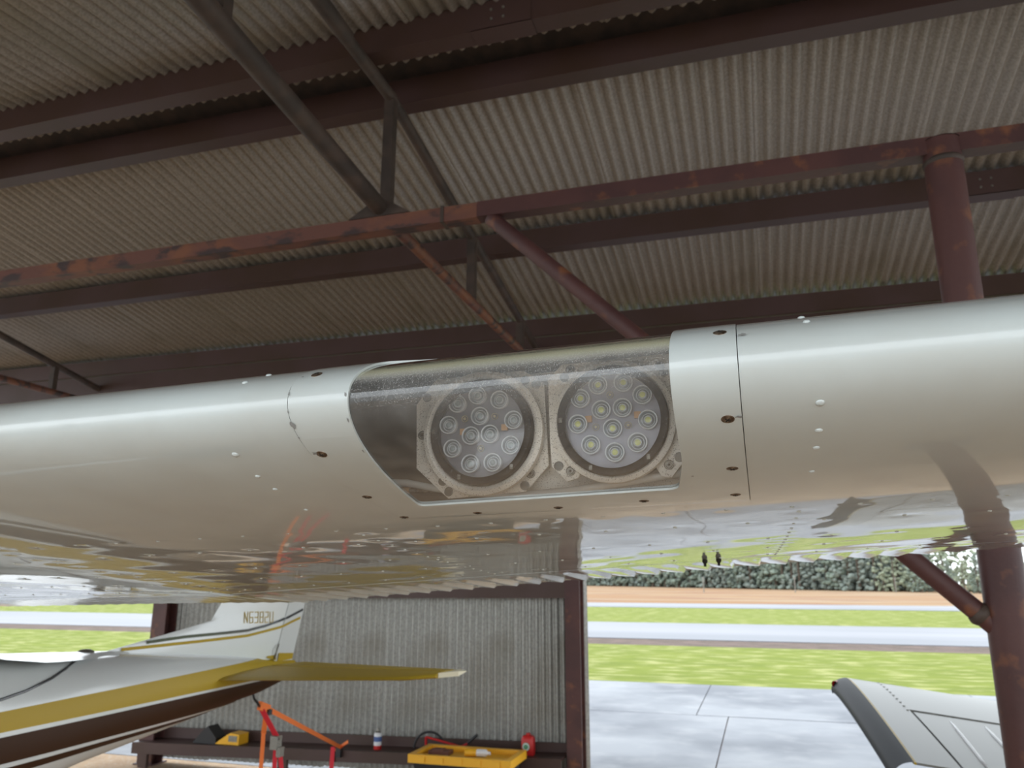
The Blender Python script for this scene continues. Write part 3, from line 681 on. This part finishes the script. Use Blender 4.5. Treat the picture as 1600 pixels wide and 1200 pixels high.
def lamp(c, Y, leds, screws, ribs, label, rr, ryb, comps, bk='diffgrey'):
    cx, cz = c; R_ = .0700
    b = MB()    # housing bowl
    b.lathe([(.0, .035), (.05, .034), (.066, .015), (R_-.002, 0), (R_-.004, -.004), (.0605, -.004)], (cx, Y, cz), (0, 1, 0), 64)
    L = b.build('landing_light', M[bk], plane, 40); L['label'] = label
    b = MB(); b.lathe([(R_-.001, .012), (R_+.0005, .004), (R_+.0005, -.004), (R_-.001, -.0065), (R_-.006, -.0065), (.0605, -.0045), (.0603, .002)], (cx, Y, cz), (0, 1, 0), 72); b.build('rubber_bezel', M['rubber'], L, 50)
    b = MB(); b.lathe([(rr, .018), (rr+.002, .010), (rr+.0015, .002), (rr-.004, -.0005), (rr-.009, .002), (R_+.0005, .006), (R_, .018)], (cx, Y, cz), (0, 1, 0), 72); b.build('retaining_ring', M['lamp_metal'], L, 50)
    b = MB(); b.lathe([(0, .007), (.0605, .007)], (cx, Y, cz), (0, 1, 0), 48); b.build('reflector_plate', M[bk], L)
    # optics: shared meshes
    b = MB(); b.lathe([(.0112, -.0010), (.0102, .0012), (.0088, .0030), (.0065, .0050), (.0045, .0060)], ax=(0, 1, 0), n=24)
    b.lathe([(.0104, .0000), (.0112, -.0012), (.0121, -.0012), (.0126, .0002), (.0120, .0068)], ax=(0, 1, 0), n=24, mi=1)
    b.lathe([(.0074, .0036), (.0079, .0030), (.0086, .0034)], ax=(0, 1, 0), n=24, mi=1); cup = b.mesh('led_cup', [M['silver'], M['rim']], 60)
    b = MB(); b.lathe([(.0046, .0058), (.0054, -.0002), (.0048, -.0014), (.0040, -.0006), (.0036, .0012)], ax=(0, 1, 0), n=16); inner_ = b.mesh('led_collar', M['rim'], 60)
    b = MB(); b.lathe([(0, -.0002), (.0026, .0002), (.0036, .0014)], ax=(0, 1, 0), n=14); die = b.mesh('led_die', M[ryb], True)
    b = MB(); b.lathe([(0, -.0034), (.0055, -.0031), (.0100, -.0020), (.0120, -.0008)], ax=(0, 1, 0), n=20); dm = b.mesh('led_dome', M['dome'], True)
    for u, v in leds:
        p = (cx+u/1000, Y, cz+v/1000)
        for nm, me in (('led_cup', cup), ('led_collar', inner_), ('led_die', die), ('led_dome', dm)): link(nm, me, L, p)
    for u, v in screws:
        b = MB(); b.lathe([(0, .0005), (.0016, -.0005), (.0020, .001)], (cx+u/1000, Y, cz+v/1000), (0, 1, 0), 10); b.lathe([(.0036, .0015), (.0042, -.0005), (.0046, .0015), (.0042, .003)], (cx+u/1000, Y, cz+v/1000), (0, 1, 0), 16)
        b.build('lamp_screw', M['white_tip'], L, 50)
    for u, v in comps:
        b = MB(); b.box((cx+u/1000-.004, Y+.002, cz+v/1000-.004), (cx+u/1000+.004, Y+.007, cz+v/1000+.004)); b.build('circuit_part', M['amber'], L)
    for a in (-115, -48, 178):
        a = math.radians(a); b = MB(); b.box((cx+.0655*math.cos(a)-.002, Y-.008, cz+.0655*math.sin(a)-.003), (cx+.0655*math.cos(a)+.002, Y-.006, cz+.0655*math.sin(a)+.003)); b.build('bezel_clip', M['bolt'], L)
    # front glass
    b = MB()
    if ribs:
        n = 44; xs = np.linspace(-.0598, .0598, n*4+1)
        H = np.sqrt(np.maximum(.0602**2-xs**2, 0)); yv = -.0052-.0016*np.abs(np.sin(PI*np.arange(n*4+1)/4))
        G = np.zeros((len(xs), 9, 3)); G[:, :, 0] = cx+xs[:, None]; G[:, :, 1] = Y+yv[:, None]; G[:, :, 2] = cz+H[:, None]*np.linspace(-1, 1, 9)[None, :]
        b.grid(G)
    else: b.lathe([(0, -.0068), (.035, -.0064), (.055, -.0054), (.0603, -.0045)], (cx, Y, cz), (0, 1, 0), 64)
    b.build('lamp_glass', M['glass'], L, True)
lamp(l1, .965, [(-34.7,40.4),(-6.2,50),(24.6,42),(-47,12),(-2.6,21.7),(44,13.7),(-14.9,-4.1),(11.7,-3.2),(-40.7,-20.1),(40.3,-19.4),(-15.1,-41.3),(15.9,-41.1)],
     [(-23.9,19.1),(18.1,20),(-.8,-21.9)], False, 'round twelve-LED landing light with plain glass, the left one', .0815, 'led_clear', [(-27, 2), (31, 5)], 'backdark')
lamp(l2, .962, [(-40.6,30.9),(-17.4,47),(15,48),(38.4,30.6),(-14,14.4),(12.9,15.5),(-44.5,-2.1),(-.2,-10.1),(44.1,-1.5),(-28.3,-29.4),(1.7,-40.3),(30.3,-29.4)],
     [(-2.4,33.1),(-21.5,-7.3),(19.3,-7)], True, 'round LED landing light with vertically ribbed glass, the right one', .0765, 'led_yellow', [(-31, 4), (31, 6)])
b = MB(); b.lathe([(.0745, .05), (.0745, .012), (.0720, .006), (.0700, .006)], (l2[0], .962, l2[1]), (0, 1, 0), 64); b.build('lamp_can', M['bay_metal'], plane, 50)
b = MB(); b.lathe([(.0800, .03), (.0800, .018), (.070, .016)], (l1[0], .965, l1[1]), (0, 1, 0), 64); b.build('lamp_can', M['bay_metal'], plane, 50)
b = MB(); b.tube([(-.60, 1.0, 2.036), (-.46, .998, 2.028), (-.40, .998, 2.016), (-.30, .996, 2.006), (-.22, .990, 2.010), (-.14, .985, 2.020), (-.03, .985, 2.034)], .0052, 12); b.build('wire_conduit', M['paint_dull'], plane, True)
b = MB(); b.tube([(-.60, 1.01, 2.024), (-.42, 1.01, 2.018)], .003, 8); b.tube([(-.475, 1.01, 2.021), (-.462, 1.01, 2.0205)], .0055, 8, 1); b.build('hinge_wire', [M['bolt'], M['amber']], plane, True)

# ---- fuselage
st = [(5.30, 1.325, 1.235, .028), (5.07, 1.35, 1.19, .074), (4.80, 1.385, 1.150, .112), (4.44, 1.430, 1.125, .160), (4.18, 1.458, 1.105, .193), (3.69, 1.503, 1.065, .257),
      (3.24, 1.530, 1.03, .315), (2.88, 1.553, .985, .362), (2.55, 1.60, .94, .40), (2.3, 1.72, .90, .44), (2.0, 1.93, .86, .48), (1.5, 2.06, .82, .50), (.8, 2.12, .79, .50), (.35, 2.02, .79, .49),
      (0.0, 1.66, .80, .47), (-.4, 1.50, .82, .44), (-1.2, 1.42, .88, .36), (-1.45, 1.34, .95, .28), (-1.55, 1.25, 1.05, .16)]
Ys = np.concatenate([np.linspace(st[i][0], st[i+1][0], 5)[:-1] for i in range(len(st)-1)]+[[st[-1][0]]])
A = np.array(st)[::-1]
it = lambda k: np.interp(Ys, A[:, 0], A[:, k])
zt_, zb_, hw_ = it(1), it(2), it(3)
def bands(y):
    d = y-2.6; return [1.382-.001*d, 1.306-.021*d, 1.288-.018*d, 1.187-.024*d, 1.168-.019*d, 1.136-.009*d]
mats_ = ['paint_dull', 'gold', 'paint_dull', 'brown', 'paint_dull', 'brown', 'paint_dull']
cnt = [12, 5, 2, 5, 2, 3, 6]
b = MB(); rowsZ = []
for y, zt, zb in zip(Ys, zt_, zb_):
    lv = [zt]+[min(max(q_, zb+.0005), zt-.0005) for q_ in bands(y)]+[zb]; r_ = []
    for k in range(7):
        n = cnt[k]
        for j in range(n):
            t = j/n
            if k == 0: t = t**1.8
            if k == 6: t = 1-(1-t)**1.8
            r_.append(lv[k]+(lv[k+1]-lv[k])*t)
    r_.append(zb); rowsZ.append(r_)
Zr = np.array(rowsZ)
zc = (.45*zt_+.55*zb_)[:, None]; hz = np.where(Zr > zc, zt_[:, None]-zc, zc-zb_[:, None])
pw = 2.3
Wd_ = hw_[:, None]*np.maximum(1-(np.abs(Zr-zc)/hz)**pw, 0)**(1/pw)
acc = 0
for k in range(7):
    i0, i1 = acc, acc+cnt[k]; acc = i1
    for sg in (1, -1):
        G = np.stack([AX+sg*Wd_[:, i0:i1+1], np.repeat(Ys[:, None], i1-i0+1, 1), Zr[:, i0:i1+1]], -1)
        b.grid(G, {'paint_dull': 0, 'gold': 1, 'brown': 2}[mats_[k]], flip=(sg > 0))
fus = b.build('fuselage', [M['paint_dull'], M['gold'], M['brown']], plane, True)
# rear window seal line, beacon
b = MB()
def fside(y, z, off=.003):
    j = int(np.argmin(abs(Ys-y))); zc1 = .45*zt_[j]+.55*zb_[j]; h_ = (zt_[j]-zc1) if z > zc1 else (zc1-zb_[j])
    zt1 = np.interp(y, Ys[::-1], zt_[::-1]); zb1 = np.interp(y, Ys[::-1], zb_[::-1]); hw1 = np.interp(y, Ys[::-1], hw_[::-1]); zc1 = .45*zt1+.55*zb1
    h_ = (zt1-zc1) if z > zc1 else (zc1-zb1)
    return (AX+off+hw1*max(1-(abs(z-zc1)/h_)**pw, 0)**(1/pw), y, z)
pts = [fside(3.16, 1.515), fside(3.05, 1.495), fside(2.92, 1.468), fside(2.75, 1.44), fside(2.6, 1.425), fside(2.4, 1.42)]
b.tube(pts, .0065, 8); b.build('window_seal', M['black_paint'], plane, True)
b = MB(); b.lathe([(.0, .016), (.022, .014), (.038, .006), (.046, -.01), (.046, -.05)], (AX, 3.37, 1.535), n=16); b.build('roof_beacon', M['bolt'], plane, True)
b = MB()
def topband(y0, y1, n=14):
    G = []
    for y in np.linspace(y0, y1, n):
        zt1 = np.interp(y, Ys[::-1], zt_[::-1]); hw1 = np.interp(y, Ys[::-1], hw_[::-1]); wq = max(.01, .84*hw1*min(1, (y1-y+.02)/(y1-y0)*1.6))
        G.append([(AX+u*wq, y, zt1+.016-.030*u*u) for u in np.linspace(-1, 1, 9)])
    return np.array(G)
b.grid(topband(2.3, 3.72)); b.build('roof_sheen_shell', M['paint_dull'], plane, True)  # added shell shapes the bright sky-reflecting strip along the cabin top
# windows of the cabin (outside the frame to the left)
b = MB()
b.prism([(AX+.485, .95, 1.50), (AX+.485, 1.9, 1.50), (AX+.47, 1.9, 1.78), (AX+.47, .7, 1.85)], (.035, 0, 0)); b.build('side_window', M['glassdark'], plane)
# ---- fin and rudder
LEz = [(1.40, 3.35), (1.528, 3.5), (1.602, 4.05), (1.642, 4.33), (1.736, 4.41), (2.30, 4.86), (2.34, 4.95)]
le_ = lambda z: np.interp(z, [a[0] for a in LEz], [a[1] for a in LEz])
hg = lambda z: 5.02+(z-1.397)*.353; te_ = lambda z: 5.27+(z-1.31)*.327
def finpart(name, f0, f1, zs_, t0, t1, rev):
    b = MB(); G = []
    for z in zs_:
        a, c = f0(z), f1(z); row = []
        tt = np.linspace(0, 1, 9)
        for sg in (1, -1):
            for t in (tt if sg > 0 else tt[::-1]):
                th = (t0*math.sqrt(max(t, 0))*(1-.15*t) if rev else t0+(t1-t0)*t)
                row.append((AX+sg*th*(1.15-.25*(z-1.4)), a+(c-a)*t, z))
        row.append(row[0]); G.append(row)
    b.grid(np.array(G)); n = len(G[0])-1; b.add(G[-1][:-1], [tuple(range(n))]); return b.build(name, M['paint_dull'], plane, 50)
zz = [1.36, 1.42, 1.47, 1.528, 1.56, 1.602, 1.642, 1.69, 1.736, 1.85, 2.0, 2.15, 2.30, 2.34]
finpart('fin', le_, lambda z: hg(z)-.006, zz, .036, .034, True)
finpart('rudder', hg, te_, [1.325]+zz, .034, .003, False)
def finX(y, z):
    a, h_, c = le_(z), hg(z)-.006, te_(z); k = 1.15-.25*(z-1.4)
    if y <= h_:
        t = max(0, min(1, (y-a)/(h_-a))); return (.036*math.sqrt(t)*(1-.15*t))*k+.001
    return (.034+(.003-.034)*(y-h_)/(c-h_))*k+.001
def finstripe(pts, wd, mt, name='fin_stripe', xo=.0435):
    b = MB()
    for i in range(len(pts)-1):
        (y0, z0), (y1, z1) = pts[i][:2], pts[i+1][:2]; o0, o1 = finX(y0, z0), finX(y1, z1)
        b.prism([(AX+o0, y0, z0-wd/2), (AX+o1, y1, z1-wd/2), (AX+o1, y1, z1+wd/2), (AX+o0, y0, z0+wd/2)], (.0015, 0, 0))
    return b.build(name, M[mt], plane)
finstripe([(3.78,1.553),(3.95,1.560),(4.08,1.564),(4.22,1.564),(4.40,1.564,.034),(4.55,1.565),(4.67,1.566,.040),(4.87,1.585),(5.03,1.610,.040),(5.09,1.622),(5.11,1.624),(5.25,1.65),(5.375,1.675)], .018, 'black_paint')
finstripe([(3.60,1.530),(3.75,1.530),(3.95,1.530),(4.17,1.530,.026),(4.40,1.531),(4.67,1.533,.041),(4.86,1.549),(5.04,1.566),(5.065,1.570),(5.09,1.575),(5.2,1.595),(5.345,1.617)], .017, 'gold')
b = MB(); b.prism([(AX+.041, 4.90, 1.375), (AX+.041, 5.01, 1.350), (AX+.041, 5.01, 1.385), (AX+.041, 4.90, 1.385)], (.002, 0, 0))
b.prism([(AX+.040, 5.03, 1.34), (AX+.006, 5.27, 1.335), (AX+.006, 5.282, 1.375), (AX+.040, 5.045, 1.395)], (.002, 0, 0)); b.build('rudder_stripe', M['gold'], plane)
GL = {'N': [((0, 0), (0, 2)), ((1, 0), (1, 2)), ((0, 2), (1, 0))], 'U': [((0, 0), (0, 2)), ((1, 0), (1, 2)), ((0, 0), (1, 0))],
      '6': [((0, 0), (0, 2)), ((0, 2), (1, 2)), ((0, 1), (1, 1)), ((1, 0), (1, 1)), ((0, 0), (1, 0))],
      '3': [((0, 2), (1, 2)), ((0, 1), (1, 1)), ((0, 0), (1, 0)), ((1, 0), (1, 2))],
      '8': [((0, 0), (0, 2)), ((1, 0), (1, 2)), ((0, 2), (1, 2)), ((0, 1), (1, 1)), ((0, 0), (1, 0))],
      '2': [((0, 2), (1, 2)), ((1, 1), (1, 2)), ((0, 1), (1, 1)), ((0, 0), (0, 1)), ((0, 0), (1, 0))]}
b = MB(); hw2 = .0028
for i, ch in enumerate('N6382U'):
    for (xa, za), (xb, zb2) in GL[ch]:
        p = Vector((0, 4.635+i*.0565+xa*.034, 1.615-.012*i/6+za*.034)); q_ = Vector((0, 4.635+i*.0565+xb*.034, 1.615-.012*i/6+zb2*.034))
        d = (q_-p).normalized(); p -= d*hw2; q_ += d*hw2; n_ = Vector((0, -d.z, d.y))*hw2
        P4 = [p-n_, q_-n_, q_+n_, p+n_]
        b.prism([(AX+finX(v_.y, v_.z)+.0005, v_.y, v_.z) for v_ in P4], (.0012, 0, 0))
b.build('registration_number', M['gold'], plane)
b = MB(); b.tube([(AX+.05, 4.98, 1.36), (AX+.055, 5.0, 1.43), (AX+.05, 5.02, 1.455)], .006, 8); b.build('control_horn', M['bolt'], plane, True)
# ---- stabiliser and elevator, both sides
def tailplane(name, sg, xs, fLE, fTE, zf_, thk, rnd_le, mt='gold'):
    G = []
    tt = np.linspace(0, 1, 12)
    for x in xs:
        a, c = fLE(x), fTE(x); row = []
        for sd in (1, -1):
            for t in (tt if sd > 0 else tt[::-1]):
                th = thk*(math.sqrt(t)*1.2*(1-.45*t) if rnd_le else (1-t)*.75+.06)
                row.append((AX+sg*x, a+(c-a)*t, zf_+sd*th))
        row.append(row[0]); G.append(row)
    b = MB(); b.grid(np.array(G)); n = len(G[0])-1; b.add(G[0][:-1], [tuple(range(n))]); b.add(G[-1][:-1], [tuple(range(n))[::-1]])
    return b.build(name, M[mt], plane, 50)
for sg in (1, -1):
    tailplane('stabilizer', sg, [.06, .2, .5, .8, 1.05, 1.2, 1.28, 1.335], lambda x: 4.13+.36*x if x < 1.2 else 4.56+(x-1.2)*1.5, lambda x: 4.86+.04*x, 1.315, .026, True)
    tailplane('elevator', sg, [.10, .5, 1.0, 1.335], lambda x: 4.865+.04*x, lambda x: 5.30-.10*x, 1.315, .024, False)
    tailplane('elevator_horn', sg, [1.34, 1.37, 1.40, 1.425], lambda x: 4.80+(x-1.34)*1.5, lambda x: 5.18-(x-1.34)*1.2, 1.318, .018, False, 'white_tip')
# ---- landing gear
for sg in (1, -1):
    b = MB(); b.tube([(AX+sg*.35, 1.5, .86), (AX+sg*.8, 1.5, .45), (AX+sg*1.15, 1.5, .22)], [.05, .04, .03], 12); b.build('gear_leg', M['paint_dull'], plane, True)
    b = MB(); b.lathe([(.05, -.07), (.17, -.08), (.20, -.05), (.20, .05), (.17, .08), (.05, .07)], (AX+sg*1.2, 1.5, .20), (1, 0, 0), 28); b.build('wheel', M['tyre'], plane, 50)
b = MB(); b.tube([(AX, -1.0, .9), (AX, -1.05, .22)], .04, 12); b.build('gear_leg', M['paint_dull'], plane, True)
b = MB(); b.lathe([(.05, -.06), (.15, -.07), (.18, -.04), (.18, .04), (.15, .07), (.05, .06)], (AX+.1, -1.05, .18), (1, 0, 0), 28); b.build('wheel', M['tyre'], plane, 50)
b = MB(); b.lathe([(.0, -1.95), (.08, -1.85), (.15, -1.7), (.17, -1.55)], (AX, 0, 1.2), (0, 1, 0), 20); b.build('spinner', M['paint_dull'], plane, True)
b = MB(); b.hexa([(AX-.06,-1.66,.3),(AX+.06,-1.64,.3),(AX+.06,-1.63,.3),(AX-.06,-1.65,.3),(AX-.04,-1.66,2.1),(AX+.04,-1.64,2.1),(AX+.04,-1.63,2.1),(AX-.04,-1.65,2.1)]); b.build('propeller_blade', M['black_paint'], plane)
# tie-down ring
b = MB(); b.tube([(AX, 4.83, 1.16), (AX, 4.85, 1.12), (AX, 4.87, 1.10)], .008, 8); b.build('tie_down_ring', M['black'], plane, True)

# ================================================================== TIE-DOWN STRAPS
K = (AX, 4.90, 1.075)
e = empty('tie_down_strap', (AX, 5.0, 1.05), 'orange webbing strap from the tail ring to the wall girt', 'strap')
b = MB(); b.tube([(AX, 4.868, 1.105), (AX+.005, 4.89, 1.085), (AX-.01, 4.93, 1.06)], .009, 8); b.build('hook', M['black'], e, True)
b = MB(); b.ribbon((AX-.01, 4.93, 1.065), (AX-.045, 5.10, 1.015), .055, .022, side=(0, .3, 1)); b.build('webbing_pad', M['orange_web'], e)
b = MB(); b.ribbon((AX-.045, 5.10, 1.015), (-3.945, 7.275, .335), .034, .004, side=(0, .4, 1)); b.build('webbing', M['orange_web'], e)
b = MB(); b.ribbon((-4.0, 7.26, .31), (-3.86, 7.24, .40), .03, .004, side=(0, .4, 1)); b.build('loose_end', M['orange_web'], e)
b = MB(); b.box((-3.985, 7.235, .255), (-3.935, 7.275, .335)); b.build('buckle', M['black'], e)
e = empty('tie_down_strap', (AX-.06, 5.08, 0), 'orange webbing strap hanging straight down from the tail ring', 'strap')
b = MB(); b.ribbon((AX-.035, 5.06, 1.02), (AX-.10, 5.14, .85), .034, .004, side=(1, .3, 0)); b.ribbon((AX-.10, 5.14, .85), (AX-.13, 5.18, .02), .028, .004, side=(1, .3, 0)); b.build('webbing', M['orange_web'], e)
b = MB(); b.box((AX-.06, 5.05, .985), (AX-.01, 5.09, 1.02)); b.build('buckle', M['black'], e)
b = MB(); b.lathe([(.012, 0), (.012, .03), (0, .032)], (AX-.13, 5.18, 0), n=10); b.build('ground_anchor', M['bolt'], e)
e = empty('tie_down_strap', (AX, 5.18, 0), 'red ratchet strap hanging from the tail ring to the ground', 'strap')
b = MB(); b.ribbon((AX-.02, 4.98, 1.03), (AX+.03, 5.10, .845), .036, .006, side=(1, .3, 0)); b.ribbon((AX+.03, 5.10, .80), (AX-.03, 5.20, .02), .030, .004, side=(1, .3, 0)); b.ribbon((AX+.05, 5.12, .77), (AX+.13, 5.2, .02), .030, .004, side=(1, .3, 0)); b.build('webbing', M['red_web'], e)
b = MB(); b.box((AX+.005, 5.065, .765), (AX+.06, 5.125, .85)); b.tube([(AX-.005, 5.09, .845), (AX+.065, 5.09, .835)], .009, 8); b.tube([(AX+.01, 5.08, .775), (AX+.08, 5.08, .765)], .009, 8); b.box((AX+.055, 5.07, .72), (AX+.085, 5.12, .78)); b.build('ratchet', M['bolt'], e)
b = MB(); b.lathe([(.012, 0), (.012, .03), (0, .032)], (AX-.03, 5.20, 0), n=10); b.lathe([(.012, 0), (.012, .03), (0, .032)], (AX+.13, 5.20, 0), n=10); b.build('ground_anchor', M['bolt'], e)
e = empty('tie_down_strap', (-4.03, 7.25, 0), 'red webbing strap hanging over the shelf girt edge', 'strap')
b = MB(); b.ribbon((-4.03, 7.262, .335), (-4.04, 7.262, .01), .045, .004, side=(1, 0, 0)); b.build('webbing', M['red_web'], e)
b = MB(); b.ribbon((-4.03, 7.262, .336), (-4.03, 7.32, .336), .045, .004, side=(1, 0, 0)); b.build('webbing_fold', M['red_web'], e)

# ================================================================== LOW WING OF THE NEIGHBOUR AIRPLANE
nb = empty('low_wing_airplane', (2.4, 5.2, 0), 'white low-wing airplane at the lower right with a black wing tip', 'airplane')
tipx = lambda y: .505+(y-4.25)*(-.068)
def wz(x, y, up=1):
    t = (5.98-y)/1.75; t = min(max(t, 0), 1)
    ch = 1.265-.125*(x-.4) + (-.155+.02*(x-.4))*t
    th = .060*math.sqrt(t)*(1-t)*2.2+.004
    return ch-.035*math.sin(PI*min(1, t*1.6))*0 + (th*.75 if up > 0 else -th*1.1)
def wpatch(name, x0f, x1f, y0, y1, mt, nx=14, ny=16, drop=0, par=None):
    b = MB(); rows = []
    ys_ = [y1+(y0-y1)*(j/ny)**(1.6 if y1 > 5.5 else 1) for j in range(ny+1)]
    for sd in (1, -1):
        G = []
        for i in range(nx+1):
            row = []
            for y in ys_:
                x = x0f(y)+(x1f(y)-x0f(y))*i/nx; row.append((x, y, wz(x, y, sd)-drop))
            G.append(row)
        b.grid(np.array(G), flip=(sd > 0)); rows.append(np.array(G))
    b.grid(np.stack([rows[0][:, 0], rows[1][:, 0]], 1)); b.grid(np.stack([rows[0][:, -1], rows[1][:, -1]], 1), flip=True)
    b.grid(np.stack([rows[0][0], rows[1][0]], 1), flip=True); b.grid(np.stack([rows[0][-1], rows[1][-1]], 1))
    return b.build(name, M[mt], nb, 40)
HY = 5.17
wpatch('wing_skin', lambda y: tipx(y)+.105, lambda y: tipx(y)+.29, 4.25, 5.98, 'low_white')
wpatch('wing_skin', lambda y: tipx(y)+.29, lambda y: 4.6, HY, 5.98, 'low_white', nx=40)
wpatch('tip_stripe', lambda y: tipx(y)+.095, lambda y: tipx(y)+.105, 4.25, 5.98, 'gold', nx=1)
# tip fairing: curls down outboard
b = MB(); G = []
for i in range(11):
    a = (PI*.62)*i/10; row = []
    for y in [5.98-(1.73)*(j/16)**1.5 for j in range(17)]:
        x0_ = tipx(y)+.095; r_ = .085; x = x0_-r_*math.sin(a)*1.12; row.append((x, y, wz(x0_, y)-r_*.85*(1-math.cos(a))))
    G.append(row)
b.grid(np.array(G)); b.build('tip_fairing', M['tip_black'], nb, True)
b = MB(); b.lathe([(0, -.022), (.016, -.016), (.022, 0), (.022, .03)], (tipx(5.9)+.03, 5.90, 1.232), (-.5, -.6, 0), 14); b.build('nav_light', M['red'], nb, True)
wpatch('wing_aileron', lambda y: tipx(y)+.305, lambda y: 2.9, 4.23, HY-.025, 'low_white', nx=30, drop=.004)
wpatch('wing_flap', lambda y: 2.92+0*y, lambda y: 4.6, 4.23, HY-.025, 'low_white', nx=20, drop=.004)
for k in range(22):
    x = tipx(4.7)+.44+k*.165; b = MB(); P = []
    for j in range(6):
        y = 5.06-j*.155; P.append((x+.0, y, wz(x, y)-.004))
    b.tube(P, [.003]+[.009]*4+[.003], 6); b.build('stiffening_bead', M['white_pl'], nb, True)
b = MB()
for k in range(10):
    t = k/9; y = 5.9-.75*t; x = tipx(y)+.28; b.lathe([(.007, -.001), (.007, .003), (0, .004)], (x, y, wz(x, y)), n=8)
b.build('skin_screw', M['bolt'], nb)
b = MB(); b.tube([(2.4, 5.4, 1.0), (2.4, 5.4, .2)], [.05, .035], 12); b.build('gear_leg', M['paint_dull'], nb, True)
b = MB(); b.lathe([(.05, -.07), (.17, -.08), (.20, -.05), (.20, .05), (.17, .08), (.05, .07)], (2.5, 5.4, .20), (1, 0, 0), 28); b.build('wheel', M['tyre'], nb, 50)
b = MB(); G = []
for y, r_ in ((8.6, .25), (8.4, .40), (7.4, .52), (6, .55), (4.4, .55), (3.2, .42), (1.4, .18), (1.0, .08)):
    G.append([(5.1+r_*math.cos(t), y, 1.15+r_*.95*math.sin(t)) for t in np.linspace(0, 2*PI, 25)])
b.grid(np.array(G)); b.build('fuselage', M['paint_dull'], nb, True)
